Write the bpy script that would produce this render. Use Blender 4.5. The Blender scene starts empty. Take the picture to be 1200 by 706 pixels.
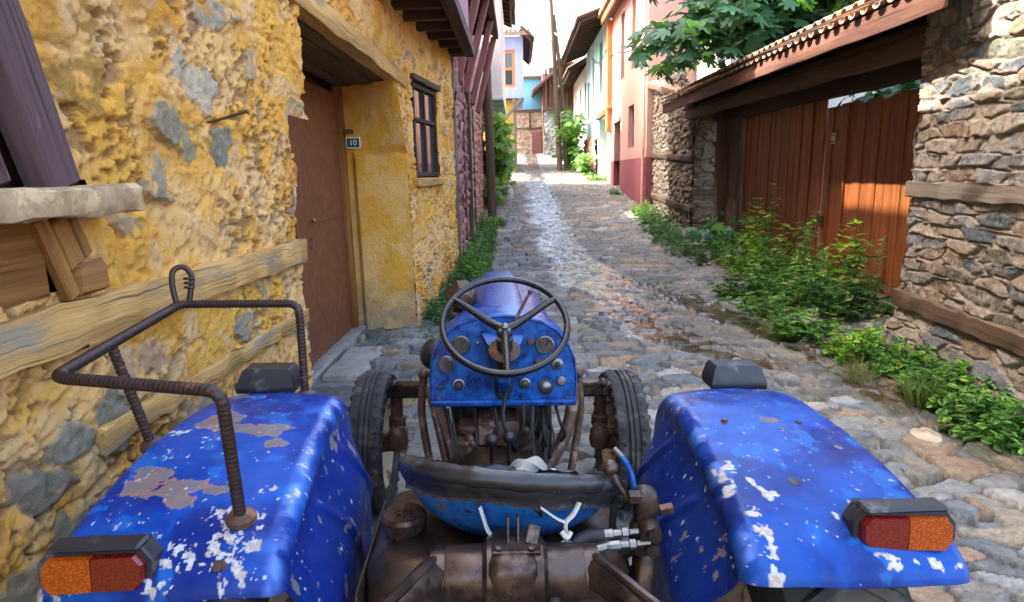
import bpy, math, random
import numpy as np
from mathutils import Vector, Matrix, Euler
R = math.radians
PI = math.pi
rng = np.random.default_rng(7)
random.seed(7)
SC = bpy.context.scene
COL = SC.collection
ORG = {}

# ------------------------------------------------------------------ noise
def hsh(ix, iy, seed):
    a = ix.astype(np.int64).astype(np.uint32) * np.uint32(374761393)
    b = iy.astype(np.int64).astype(np.uint32) * np.uint32(668265263)
    h = a + b + np.uint32((seed * 2246822519 + 3266489917) & 0xffffffff)
    h ^= h >> np.uint32(15); h *= np.uint32(2246822519)
    h ^= h >> np.uint32(13); h *= np.uint32(3266489917)
    h ^= h >> np.uint32(16)
    return h.astype(np.float64) / 4294967296.0

def vn(x, y, seed=0):
    x, y = np.broadcast_arrays(np.asarray(x, float), np.asarray(y, float))
    ix, iy = np.floor(x), np.floor(y)
    fx, fy = x - ix, y - iy
    u = fx * fx * fx * (fx * (fx * 6 - 15) + 10)
    v = fy * fy * fy * (fy * (fy * 6 - 15) + 10)
    a, b = hsh(ix, iy, seed), hsh(ix + 1, iy, seed)
    c, d = hsh(ix, iy + 1, seed), hsh(ix + 1, iy + 1, seed)
    return (a * (1 - u) + b * u) * (1 - v) + (c * (1 - u) + d * u) * v

def fbm(x, y, o=4, seed=0, g=.5):
    s, a, t = 0., 1., 0.
    for k in range(o):
        s = s + a * vn(x * 2 ** k + 17.3 * k, y * 2 ** k - 9.1 * k, seed + k * 31)
        t += a; a *= g
    return s / t

def ridged(x, y, o=4, seed=0, g=.55):
    s, a, t = 0., 1., 0.
    for k in range(o):
        n = 1 - np.abs(2 * vn(x * 2 ** k + 5.7 * k, y * 2 ** k + 3.3 * k, seed + 13 * k) - 1)
        s = s + a * n; t += a; a *= g
    return s / t

def voro(x, y, seed=0, jit=.85):
    x, y = np.broadcast_arrays(np.asarray(x, float), np.asarray(y, float))
    ix, iy = np.floor(x), np.floor(y)
    f1 = np.full(x.shape, 9.); f2 = np.full(x.shape, 9.)
    r1 = np.zeros(x.shape); r2 = np.zeros(x.shape); r3 = np.zeros(x.shape)
    dx1 = np.zeros(x.shape); dy1 = np.zeros(x.shape)
    for i in (-1, 0, 1):
        for j in (-1, 0, 1):
            cx, cy = ix + i, iy + j
            px = cx + .5 + jit * (hsh(cx, cy, seed) - .5)
            py = cy + .5 + jit * (hsh(cx, cy, seed + 1) - .5)
            dx, dy = x - px, y - py
            d = np.hypot(dx, dy)
            m = d < f1
            f2 = np.where(m, f1, np.minimum(f2, d))
            if m.any():
                q = hsh(cx, cy, seed + 2)
                f1 = np.where(m, d, f1)
                r1 = np.where(m, q, r1)
                r2 = np.where(m, hsh(cx, cy, seed + 3), r2)
                r3 = np.where(m, hsh(cx, cy, seed + 4), r3)
                dx1 = np.where(m, dx, dx1); dy1 = np.where(m, dy, dy1)
    return f1, f2, r1, r2, r3, dx1, dy1

def sst(a, b, x):
    t = np.clip((x - a) / (b - a), 0, 1)
    return t * t * (3 - 2 * t)

def pal(cols, r):
    c = np.array(cols)
    return c[np.minimum((r * len(c)).astype(int), len(c) - 1)]

def mixc(a, b, t):
    a = np.asarray(a, float); b = np.asarray(b, float)
    return a * (1 - t[..., None]) + b * t[..., None]

# ------------------------------------------------------------------ objects
def link(o, parent=None):
    COL.objects.link(o)
    if parent is not None:
        o.parent = parent
        ORG[o.name] = ORG.get(parent.name, (0, 0, 0))
    return o

def tag(o, label, cat, group=None, kind=None):
    if label: o['label'] = label
    if cat: o['category'] = cat
    if group: o['group'] = group
    if kind: o['kind'] = kind
    return o

def thing(name, label, cat, loc=(0, 0, 0), rot=(0, 0, 0), group=None, world=True):
    o = bpy.data.objects.new(name, None); COL.objects.link(o)
    o.location = loc; o.rotation_euler = rot
    o.empty_display_size = .2
    ORG[o.name] = loc if world else (0, 0, 0)
    return tag(o, label, cat, group)

def mesh_obj(name, V, F, mat, parent=None, col=None, gc=None, smooth=True, sharp=None):
    V = np.asarray(V, float)
    if parent is not None:
        V = V - np.array(ORG.get(parent.name, (0, 0, 0)))
    me = bpy.data.meshes.new(name)
    if isinstance(F, np.ndarray):
        k = F.shape[1]
        me.vertices.add(len(V)); me.loops.add(F.size); me.polygons.add(len(F))
        me.vertices.foreach_set('co', V.astype(np.float32).ravel())
        me.loops.foreach_set('vertex_index', F.astype(np.int32).ravel())
        me.polygons.foreach_set('loop_start', np.arange(0, F.size, k, dtype=np.int32))
        me.update(calc_edges=True)
    else:
        me.from_pydata(V.tolist(), [], F); me.update()
    if smooth:
        me.polygons.foreach_set('use_smooth', np.ones(len(me.polygons), bool))
    if col is not None:
        a = me.attributes.new('Col', 'FLOAT_COLOR', 'POINT')
        c = np.asarray(col, float).reshape(len(V), -1)
        if c.shape[1] == 3: c = np.hstack([c, np.full((len(V), 1), .85)])
        a.data.foreach_set('color', c.astype(np.float32).ravel())
    if gc is not None:
        a = me.attributes.new('gc', 'FLOAT_VECTOR', 'POINT')
        a.data.foreach_set('vector', np.asarray(gc, np.float32).ravel())
    if mat is not None: me.materials.append(mat)
    if sharp and smooth:
        try: me.set_sharp_from_angle(angle=R(sharp))
        except Exception: pass
    o = bpy.data.objects.new(name, me)
    return link(o, parent)

def grid_obj(name, P, mat, parent=None, col=None, keep=None, smooth=True):
    nu, nv = P.shape[:2]
    idx = np.arange(nu * nv).reshape(nu, nv)
    F = np.stack([idx[:-1, :-1], idx[1:, :-1], idx[1:, 1:], idx[:-1, 1:]], -1).reshape(-1, 4)
    V = P.reshape(-1, 3)
    C = None if col is None else col.reshape(nu * nv, -1)
    if keep is not None:
        F = F[keep.ravel()]
        used = np.unique(F)
        mp = np.full(nu * nv, -1); mp[used] = np.arange(len(used))
        F = mp[F]; V = V[used]
        if C is not None: C = C[used]
    return mesh_obj(name, V, F, mat, parent, C, smooth=smooth)

class MB:
    """collects primitive shapes for ONE mesh object"""
    def __init__(s):
        s.V = []; s.F = []; s.G = []; s.n = 0
    def add(s, V, F, G=None):
        V = np.asarray(V, float).reshape(-1, 3)
        if G is None: G = V
        s.F += [[i + s.n for i in f] for f in F]
        s.V.append(V); s.G.append(np.asarray(G, float).reshape(-1, 3)); s.n += len(V)
        return s
    def loft(s, rings, caps=True, closed=True, G=None):
        m = len(rings); n = len(rings[0])
        F = []
        for i in range(m - 1):
            for j in range(n if closed else n - 1):
                k = (j + 1) % n
                F.append([i * n + j, i * n + k, (i + 1) * n + k, (i + 1) * n + j])
        if caps:
            F.append(list(range(n))[::-1]); F.append([(m - 1) * n + j for j in range(n)])
        return s.add(np.concatenate([np.asarray(r, float) for r in rings]), F, G)
    def beam(s, p0, p1, w, h, up=(0, 0, 1), bev=.008, seg=1, jit=0., w1=None, h1=None):
        """timber / plate from p0 to p1; w along the side axis, h along up"""
        p0 = np.array(p0, float); p1 = np.array(p1, float)
        d = p1 - p0; L = np.linalg.norm(d); d = d / L
        up = np.array(up, float); up = up - d * up.dot(d)
        if np.linalg.norm(up) < 1e-6: up = np.array([1., 0, 0]) - d * d[0]
        up /= np.linalg.norm(up); sd = np.cross(d, up)
        w1 = w if w1 is None else w1; h1 = h if h1 is None else h1
        bev = min(bev, .45 * min(w, h, w1, h1), .3 * L)
        ts = [0, bev / L] + [bev / L + (1 - 2 * bev / L) * k / seg for k in range(1, seg)] + [1 - bev / L, 1]
        rings = []; G = []
        off = rng.random(3) * 40
        for q, t in enumerate(ts):
            ww = (w + (w1 - w) * t) / 2; hh = (h + (h1 - h) * t) / 2
            ins = bev if q in (0, len(ts) - 1) else 0
            pts = [(-ww + bev, -hh), (ww - bev, -hh), (ww, -hh + bev), (ww, hh - bev), (ww - bev, hh), (-ww + bev, hh), (-ww, hh - bev), (-ww, -hh + bev)]
            r = []
            for a, b in pts:
                if ins:
                    a = math.copysign(max(abs(a) - ins, 0), a); b = math.copysign(max(abs(b) - ins, 0), b)
                ja, jb = (rng.normal(0, jit), rng.normal(0, jit)) if jit else (0, 0)
                r.append(p0 + d * (L * t) + sd * (a + ja) + up * (b + jb))
                G.append((off[0] + L * t, off[1] + a, off[2] + b))
            rings.append(r)
        return s.loft(rings, G=G)
    def box(s, lo, hi, bev=.006, jit=0., seg=1):
        lo = np.array(lo, float); hi = np.array(hi, float); c = (lo + hi) / 2; e = hi - lo
        ax = int(np.argmax(e)); d = np.zeros(3); d[ax] = e[ax] / 2
        oth = [k for k in range(3) if k != ax]
        up = np.zeros(3); up[oth[1]] = 1
        # side axis = cross(d,up) lies on oth[0]
        return s.beam(c - d, c + d, e[oth[0]], e[oth[1]], up, bev, seg, jit)
    def tube(s, pts, r, n=10, sub=4, rebar=0, caps=True, flat=None):
        pts = np.array(pts, float)
        if sub > 1 and len(pts) > 2:
            q = []
            ex = np.vstack([2 * pts[0] - pts[1], pts, 2 * pts[-1] - pts[-2]])
            for i in range(len(pts) - 1):
                a, b, c, d = ex[i:i + 4]
                for k in range(sub):
                    t = k / sub
                    q.append(.5 * (2 * b + (c - a) * t + (2 * a - 5 * b + 4 * c - d) * t * t + (3 * b - a - 3 * c + d) * t ** 3))
            q.append(pts[-1]); ps = np.array(q)
        else: ps = pts
        if rebar:
            seg = np.r_[0, np.cumsum(np.linalg.norm(np.diff(ps, axis=0), axis=1))]
            m = int(seg[-1] / .0035) + 2
            tt = np.linspace(0, seg[-1], m)
            ps = np.stack([np.interp(tt, seg, ps[:, k]) for k in range(3)], 1)
        m = len(ps)
        rr = np.interp(np.linspace(0, 1, m), np.linspace(0, 1, len(r)), r) if hasattr(r, '__len__') else np.full(m, r)
        T = np.gradient(ps, axis=0); T /= np.linalg.norm(T, axis=1)[:, None] + 1e-12
        u = np.cross(T[0], (0, 0, 1))
        if np.linalg.norm(u) < .1: u = np.cross(T[0], (1, 0, 0))
        u /= np.linalg.norm(u)
        rings = []; G = []; L = 0; off = rng.random(3) * 40
        for i in range(m):
            u = u - T[i] * u.dot(T[i]); u /= np.linalg.norm(u) + 1e-12
            v = np.cross(T[i], u)
            if i: L += np.linalg.norm(ps[i] - ps[i - 1])
            ring = []
            for j in range(n):
                a = 2 * PI * j / n
                k = rr[i]
                if rebar:
                    ph = (L / .0115 + (j / n) * 1.0) % 1
                    k = k * (1 + (.20 if ph < .38 else 0))
                    if j in (0, n // 2): k = rr[i] * 1.12
                cu, cv = math.cos(a), math.sin(a)
                if flat: cv *= flat
                ring.append(ps[i] + k * (cu * u + cv * v))
                G.append((off[0] + L, off[1] + k * cu, off[2] + k * cv))
            rings.append(ring)
        return s.loft(rings, caps=caps, G=G)
    def lathe(s, prof, o=(0, 0, 0), ax=(0, 0, 1), n=24, caps=True, sx=1., sy=1.):
        o = np.array(o, float); ax = np.array(ax, float); ax /= np.linalg.norm(ax)
        u = np.cross(ax, (0, 1, 0))
        if np.linalg.norm(u) < .1: u = np.cross(ax, (1, 0, 0))
        u /= np.linalg.norm(u); v = np.cross(ax, u)
        rings = []
        for r, z in prof:
            rings.append([o + ax * z + max(r, 1e-4) * (math.cos(2 * PI * j / n) * u * sx + math.sin(2 * PI * j / n) * v * sy) for j in range(n)])
        return s.loft(rings, caps=caps)
    def ball(s, c, r, n=14):
        return s.lathe([(r * math.sin(PI * k / 9), -r * math.cos(PI * k / 9)) for k in range(10)], c, n=n)
    def ring(s, c, ax, Rr, r, n=48, m=10):
        ax = np.array(ax, float); ax /= np.linalg.norm(ax)
        u = np.cross(ax, (0, 1, 0))
        if np.linalg.norm(u) < .1: u = np.cross(ax, (1, 0, 0))
        u /= np.linalg.norm(u); v = np.cross(ax, u); c = np.array(c, float)
        rings = []
        for i in range(n):
            a = 2 * PI * i / n; e = math.cos(a) * u + math.sin(a) * v
            rings.append([c + e * (Rr + r * math.cos(2 * PI * j / m)) + ax * r * math.sin(2 * PI * j / m) for j in range(m)])
        rings.append(rings[0])
        return s.loft(rings, caps=False)
    def plate(s, outline, nrm, th):
        """flat polygon with thickness"""
        o = np.array(outline, float); nn = np.array(nrm, float); nn /= np.linalg.norm(nn)
        return s.loft([o, o + nn * th])
    def obj(s, name, mat, parent=None, sharp=40, smooth=True):
        return mesh_obj(name, np.concatenate(s.V), s.F, mat, parent, gc=np.concatenate(s.G), smooth=smooth, sharp=sharp)

# ------------------------------------------------------------------ materials
def newmat(name):
    m = bpy.data.materials.new(name); m.use_nodes = True
    nt = m.node_tree
    return m, nt, nt.nodes['Principled BSDF']

class NT:
    def __init__(s, nt): s.nt = nt
    def n(s, typ, **kw):
        nd = s.nt.nodes.new(typ)
        for k, v in kw.items():
            if k in nd.inputs: 
                try: nd.inputs[k].default_value = v
                except Exception: pass
            else: setattr(nd, k, v)
        return nd
    def l(s, a, b): s.nt.links.new(a, b)
    def noise(s, vec, scale, detail=5, rough=.6, dist=0.):
        nd = s.n('ShaderNodeTexNoise'); nd.inputs['Scale'].default_value = scale
        nd.inputs['Detail'].default_value = detail; nd.inputs['Roughness'].default_value = rough
        nd.inputs['Distortion'].default_value = dist
        if vec is not None: s.l(vec, nd.inputs['Vector'])
        return nd.outputs[0]
    def ramp(s, fac, stops):
        nd = s.n('ShaderNodeValToRGB'); e = nd.color_ramp.elements
        while len(e) < len(stops): e.new(.5)
        for i, (p, c) in enumerate(stops):
            e[i].position = p
            e[i].color = (c, c, c, 1) if not hasattr(c, '__len__') else (*c, 1)
        s.l(fac, nd.inputs[0]); return nd.outputs[0]
    def mix(s, fac, a, b, mode='MIX'):
        nd = s.n('ShaderNodeMix'); nd.data_type = 'RGBA'; nd.blend_type = mode
        for sock, v in ((nd.inputs[0], fac), (nd.inputs[6], a), (nd.inputs[7], b)):
            if hasattr(v, 'node'): s.l(v, sock)
            elif sock is nd.inputs[0] or sock.type == 'VALUE': sock.default_value = v
            else: sock.default_value = (v, v, v, 1) if not hasattr(v, '__len__') else (*v, 1)[:4]
        return nd.outputs[2]
    def mth(s, op, a, b=0.):
        nd = s.n('ShaderNodeMath'); nd.operation = op
        for k, v in ((0, a), (1, b)):
            if hasattr(v, 'node'): s.l(v, nd.inputs[k])
            else: nd.inputs[k].default_value = v
        return nd.outputs[0]
    def mapv(s, vec, sc):
        nd = s.n('ShaderNodeMapping'); nd.inputs['Scale'].default_value = sc
        s.l(vec, nd.inputs['Vector']); return nd.outputs[0]
    def bump(s, h, strength, dist, bs):
        nd = s.n('ShaderNodeBump'); nd.inputs['Strength'].default_value = strength; nd.inputs['Distance'].default_value = dist
        s.l(h, nd.inputs['Height']); s.l(nd.outputs[0], bs.inputs['Normal'])
    def obco(s): return s.n('ShaderNodeTexCoord').outputs['Object']
    def attr(s, name):
        nd = s.n('ShaderNodeAttribute'); nd.attribute_name = name; return nd

def mat_attr(name, nscale=60, var=.3, bump=.4, bdist=.006, spec=.3, scale2=12, metal=0.):
    m, nt, bs = newmat(name); t = NT(nt)
    a = t.attr('Col'); co = t.obco()
    f = t.noise(co, nscale, 9, .75)
    f2 = t.noise(co, scale2, 5, .65)
    k = t.ramp(f, [(.30, 1 - var), (.70, 1 + var * .6)])
    c = t.mix(1., a.outputs['Color'], k, 'MULTIPLY')
    k2 = t.ramp(f2, [(.3, 1 - var * .5), (.7, 1 + var * .3)])
    c = t.mix(1., c, k2, 'MULTIPLY')
    t.l(c, bs.inputs['Base Color']); t.l(a.outputs['Alpha'], bs.inputs['Roughness'])
    bs.inputs['Specular IOR Level'].default_value = spec; bs.inputs['Metallic'].default_value = metal
    if bump: t.bump(t.mth('ADD', f, t.mth('MULTIPLY', f2, .6)), bump, bdist, bs)
    return m

def mat_render(name):
    m, nt, bs = newmat(name); t = NT(nt)
    a = t.attr('Col'); co = t.obco()
    f = t.noise(co, 42, 10, .78, .3); f2 = t.noise(co, 14, 8, .75, .4)
    c = t.mix(1., a.outputs['Color'], t.ramp(f, [(.25, .90), (.7, 1.15)]), 'MULTIPLY')
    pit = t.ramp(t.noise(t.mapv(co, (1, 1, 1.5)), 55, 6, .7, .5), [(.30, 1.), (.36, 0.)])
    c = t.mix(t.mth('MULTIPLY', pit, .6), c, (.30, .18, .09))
    c = t.mix(t.ramp(f2, [(.58, 0.), (.70, .5)]), c, (.90, .60, .24))
    t.l(c, bs.inputs['Base Color']); bs.inputs['Roughness'].default_value = .92
    bs.inputs['Specular IOR Level'].default_value = .12
    h = t.mth('ADD', t.mth('ADD', f, t.mth('MULTIPLY', f2, 1.4)), t.mth('MULTIPLY', pit, -.5))
    t.bump(h, 1., .020, bs)
    return m

def mat_wood(name, c1, c2, rough=.75, grain=1., bump=.5, wear=None, wearamt=.5, spec=.3, bdist=.004):
    m, nt, bs = newmat(name); t = NT(nt)
    g = t.attr('gc').outputs['Vector']
    f = t.noise(t.mapv(g, (1.0 * grain, 60 * grain, 60 * grain)), 1., 8, .72, .08)
    f2 = t.noise(t.mapv(g, (.7, 7, 7)), 1., 4, .6)
    c = t.mix(t.ramp(f, [(.3, 0.), (.7, 1.)]), c1, c2)
    c = t.mix(1., c, t.ramp(f2, [(.3, .65), (.7, 1.25)]), 'MULTIPLY')
    cr = t.noise(t.mapv(g, (1.6, 90 * grain, 90 * grain)), 1., 3, .5, .15)
    crk = t.ramp(cr, [(.30, .35), (.38, 1.)])
    c = t.mix(1., c, crk, 'MULTIPLY')
    if wear is not None:
        w = t.ramp(t.noise(t.mapv(g, (2.5, 11, 11)), 1., 6, .7), [(1 - wearamt - .06, 0.), (1 - wearamt + .06, 1.)])
        c = t.mix(w, c, wear)
    t.l(c, bs.inputs['Base Color'])
    bs.inputs['Roughness'].default_value = rough; bs.inputs['Specular IOR Level'].default_value = spec
    t.bump(t.mth('ADD', f, t.mth('MULTIPLY', crk, .6)), bump, bdist, bs)
    return m

def mat_plain(name, c, rough=.6, metal=0., var=.15, nscale=20, bump=0., spec=.4, c2=None, thr=.62, coat=0., c2rough=None, bdist=.002):
    """one colour with tonal noise; c2 shows in patches above thr"""
    m, nt, bs = newmat(name); t = NT(nt); co = t.obco()
    f = t.noise(co, nscale, 6, .65)
    k = t.ramp(f, [(.25, 1 - var), (.75, 1 + var)])
    c_ = t.mix(1., (*c, 1), k, 'MULTIPLY')
    if c2 is not None:
        w = t.ramp(t.noise(co, nscale * .6, 7, .72, .2), [(thr - .03, 0.), (thr + .03, 1.)])
        c_ = t.mix(w, c_, c2)
        if c2rough is not None:
            mx = t.n('ShaderNodeMapRange'); t.l(w, mx.inputs[0]); mx.inputs[3].default_value = rough; mx.inputs[4].default_value = c2rough
            t.l(mx.outputs[0], bs.inputs['Roughness'])
    t.l(c_, bs.inputs['Base Color'])
    if c2rough is None or c2 is None:
        rr = t.ramp(t.noise(co, nscale * 2.3, 4, .6), [(.3, max(rough - .1, 0.02)), (.7, min(rough + .1, 1))])
        t.l(rr, bs.inputs['Roughness'])
    bs.inputs['Metallic'].default_value = metal; bs.inputs['Specular IOR Level'].default_value = spec
    bs.inputs['Coat Weight'].default_value = coat; bs.inputs['Coat Roughness'].default_value = .12
    if bump: t.bump(f, bump, bdist, bs)
    return m

def mat_plaster(name, c, stain=(.35, .28, .2), amt=.3, bump=.3, rough=.9, sr=(.5, .75)):
    m, nt, bs = newmat(name); t = NT(nt); co = t.obco()
    f = t.noise(co, 9, 7, .7); f2 = t.noise(t.mapv(co, (1.2, 1.2, .35)), 1.3, 5, .65)
    c_ = t.mix(1., (*c, 1), t.ramp(f, [(.25, .85), (.75, 1.1)]), 'MULTIPLY')
    c_ = t.mix(t.ramp(f2, [(sr[0], 0.), (sr[1], amt)]), c_, stain)
    t.l(c_, bs.inputs['Base Color']); bs.inputs['Roughness'].default_value = rough; bs.inputs['Specular IOR Level'].default_value = .2
    t.bump(f, bump, .02, bs); return m

def mat_leaf(name, trans=.42, rough=.5):
    m, nt, bs = newmat(name); t = NT(nt)
    a = t.attr('Col').outputs['Color']
    t.l(a, bs.inputs['Base Color']); bs.inputs['Roughness'].default_value = rough
    bs.inputs['Specular IOR Level'].default_value = .35
    tr = t.n('ShaderNodeBsdfTranslucent')
    c2 = t.mix(1., a, (1.1, 1.25, .45, 1), 'MULTIPLY'); t.l(c2, tr.inputs['Color'])
    mx = t.n('ShaderNodeMixShader'); mx.inputs[0].default_value = trans
    t.l(bs.outputs[0], mx.inputs[1]); t.l(tr.outputs[0], mx.inputs[2])
    t.l(mx.outputs[0], nt.nodes['Material Output'].inputs['Surface'])
    return m

def mat_glass(name, tint=(.05, .06, .06)):
    m, nt, bs = newmat(name)
    bs.inputs['Base Color'].default_value = (*tint, 1); bs.inputs['Roughness'].default_value = .05
    bs.inputs['Specular IOR Level'].default_value = .8
    t = NT(nt); t.bump(t.noise(t.obco(), 3, 2), .05, .02, bs)
    return m
# ------------------------------------------------------------------ camera, light
cam = bpy.data.objects.new('camera', bpy.data.cameras.new('camera')); COL.objects.link(cam)
cam.data.sensor_width = 36; cam.data.lens = 36 * 735 / 1200; cam.data.clip_start = .05; cam.data.clip_end = 2000
cam.matrix_world = Matrix.Translation((0, 0, 1.8)) @ Matrix.Rotation(R(.8), 4, 'Z') @ Matrix.Rotation(R(90 - 11.4), 4, 'X') @ Matrix.Rotation(R(-1.3), 4, 'Z')
SC.camera = cam
LD = Vector((.64, -.13, -.77)).normalized()       # direction the sunlight travels
sun = bpy.data.objects.new('sun', bpy.data.lights.new('sun', 'SUN')); COL.objects.link(sun)
sun.data.energy = 2.3; sun.data.angle = R(.6); sun.data.color = (1, .93, .82)
sun.rotation_euler = LD.to_track_quat('-Z', 'Y').to_euler()
W = bpy.data.worlds.new('World'); SC.world = W; W.use_nodes = True
bg = W.node_tree.nodes['Background']; sk = W.node_tree.nodes.new('ShaderNodeTexSky'); sk.sky_type = 'NISHITA'
sk.sun_disc = False; sk.sun_elevation = math.asin(-LD.z); sk.sun_rotation = math.atan2(-LD.x, -LD.y)
sk.air_density = 1.0; sk.dust_density = 6.0; sk.ozone_density = 0.
W.node_tree.links.new(sk.outputs[0], bg.inputs[0]); bg.inputs[1].default_value = .15
SC.view_settings.view_transform = 'Standard'; SC.view_settings.look = 'None'
SC.view_settings.exposure = 3.35; SC.view_settings.gamma = 1
SC.cycles.max_bounces = 8; SC.cycles.diffuse_bounces = 5; SC.cycles.use_denoising = True
SC.cycles.transparent_max_bounces = 8; SC.cycles.sample_clamp_indirect = 8

# ------------------------------------------------------------------ materials
M = {}
M['road'] = mat_attr('cobbles', 48, .5, .7, .010, .5, 9)
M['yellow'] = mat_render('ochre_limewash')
M['rubble'] = mat_attr('rubble_stone', 50, .5, 1., .016, .2, 14)
M['leaf'] = mat_leaf('leaf')
M['oldwood'] = mat_wood('weathered_brown_wood', (.055, .035, .022), (.13, .085, .05))
M['darkwood'] = mat_wood('dark_stained_wood', (.028, .014, .009), (.07, .038, .024))
M['greywood'] = mat_wood('grey_weathered_wood', (.085, .07, .056), (.20, .165, .13), bump=.9)
M['yelwood'] = mat_wood('limewashed_beam', (.40, .22, .065), (.64, .39, .125), .85, 1.7, 1., (.30, .24, .16), .43, bdist=.008)
M['ochrewood'] = mat_wood('ochre_board', (.13, .052, .010), (.32, .15, .035), .7, .8, .8)
M['purple'] = mat_wood('purple_painted_wood', (.055, .030, .034), (.105, .062, .066), .65, 1., .6, (.28, .22, .20), .32)
M['gatewood'] = mat_wood('red_brown_varnished_planks', (.115, .036, .011), (.26, .080, .022), .5, .5, .4)
M['pinkwood'] = mat_wood('faded_red_wood', (.15, .05, .042), (.26, .10, .085))
M['door'] = mat_plain('brown_painted_steel', (.17, .062, .028), .5, 0, .2, 6, .1, .4, (.26, .14, .10), .70)
M['rust'] = mat_plain('rusty_iron', (.085, .045, .028), .6, .3, .4, 30, .4, .4, (.20, .09, .04), .58)
M['concrete'] = mat_plain('sill_concrete', (.30, .21, .12), .9, 0, .35, 18, .7, .2, (.46, .33, .18), .55, bdist=.006)
M['glass'] = mat_glass('window_glass')
M['fascia'] = mat_wood('fascia_wood', (.07, .03, .02), (.16, .075, .05))
M['tile'] = mat_plain('clay_tile', (.34, .18, .105), .85, 0, .4, 10, .5, .2, (.20, .165, .13), .50)
M['white'] = mat_plaster('white_plaster', (.58, .56, .51), (.45, .38, .30), .35)
M['turq'] = mat_plaster('turquoise_limewash', (.17, .44, .45), (.52, .52, .48), .9, sr=(.40, .58))  # pale patches widened to put sunlit whiteness into the colour
M['salmon'] = mat_plaster('salmon_plaster', (.58, .33, .255), (.48, .32, .25), .3, .15)
M['maroon'] = mat_plaster('maroon_plinth', (.30, .085, .10), (.36, .18, .17), .3, .15)
M['lilac'] = mat_plaster('lavender_plaster', (.30, .34, .66), (.5, .5, .6), .3)
M['blueplaster'] = mat_plaster('sky_blue_plaster', (.17, .46, .62), (.4, .5, .52), .3)
M['upper'] = mat_plaster('mauve_plaster', (.42, .20, .26), (.4, .3, .28), .3)
M['grey'] = mat_plaster('grey_plaster', (.30, .31, .30), (.22, .2, .18), .4)
M['ochreplaster'] = mat_plaster('ochre_plaster', (.60, .34, .07), (.50, .38, .22), .3, .4)
M['metalgrey'] = mat_plain('galvanised', (.4, .4, .4), .4, .6)
M['cable'] = mat_plain('black_cable', (.02, .02, .02), .6)
M['wcable'] = mat_plain('white_cable', (.7, .7, .68), .6)
M['green_sign'] = mat_plain('green_enamel', (.012, .085, .05), .3, 0, .1, 10, 0, .5)
M['white_sign'] = mat_plain('white_enamel', (.75, .77, .72), .35, 0, .1, 10)
M['earth'] = mat_plain('earth', (.16, .115, .075), .95, 0, .3, 3, .5, .2)

# ------------------------------------------------------------------ ground and road
_yy = np.linspace(-60, 140, 4001)
_zz = np.interp(_yy, [-60, 0, 10.5, 14, 18, 26, 34, 43, 50, 60, 140], [0, 0, 0, .2, .68, 1.42, 2.03, 2.9, 3.55, 4.3, 8])
_k = np.hanning(61); _zz = np.convolve(np.pad(_zz, 30, 'edge'), _k / _k.sum(), 'valid')
def zprof(y): return np.interp(y, _yy, _zz)
def zr(x, y): return float(zprof(y))

gx, gy = np.meshgrid(np.linspace(-260, 260, 80), np.linspace(-120, 400, 160), indexing='ij')
grid_obj('ground', np.stack([gx, gy, zprof(gy) - .12 - .02 * np.maximum(0, np.abs(gx) - 8)], -1), M['earth'])['kind'] = 'structure'

def stream_x(y):
    return np.interp(y, [4.6, 5.6, 6.3, 7.2, 8.2, 10, 13, 18, 26, 34, 48], [3.0, 2.3, 1.75, 1.55, 1.38, 1.15, .9, .82, .80, .78, .9])
def wetness(x, y):
    n = fbm(x * 1.3, y * .9, 4, 91) - .5
    w = np.exp(-((x - stream_x(y) + n * .5) / (.36 + .06 * (y > 10))) ** 2) * sst(5.0, 6.2, y)
    xb = np.interp(y, [6, 8, 10, 12, 14], [3.0, 2.3, 1.75, 1.25, .95])
    w = np.maximum(w, .8 * np.exp(-((x - xb + n * .6) / .3) ** 2) * (y < 14))
    xg = np.interp(y, [4.5, 6.3, 8, 9.5, 11], [3.2, 2.85, 2.55, 2.25, 1.9])
    w = np.maximum(w, .9 * np.exp(-((x - xg + n * .3) / .2) ** 2) * sst(11, 8.5, y) * sst(5.2, 6.2, y))
    return np.clip(w * 1.5 + n * .5, 0, 1)

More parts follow.
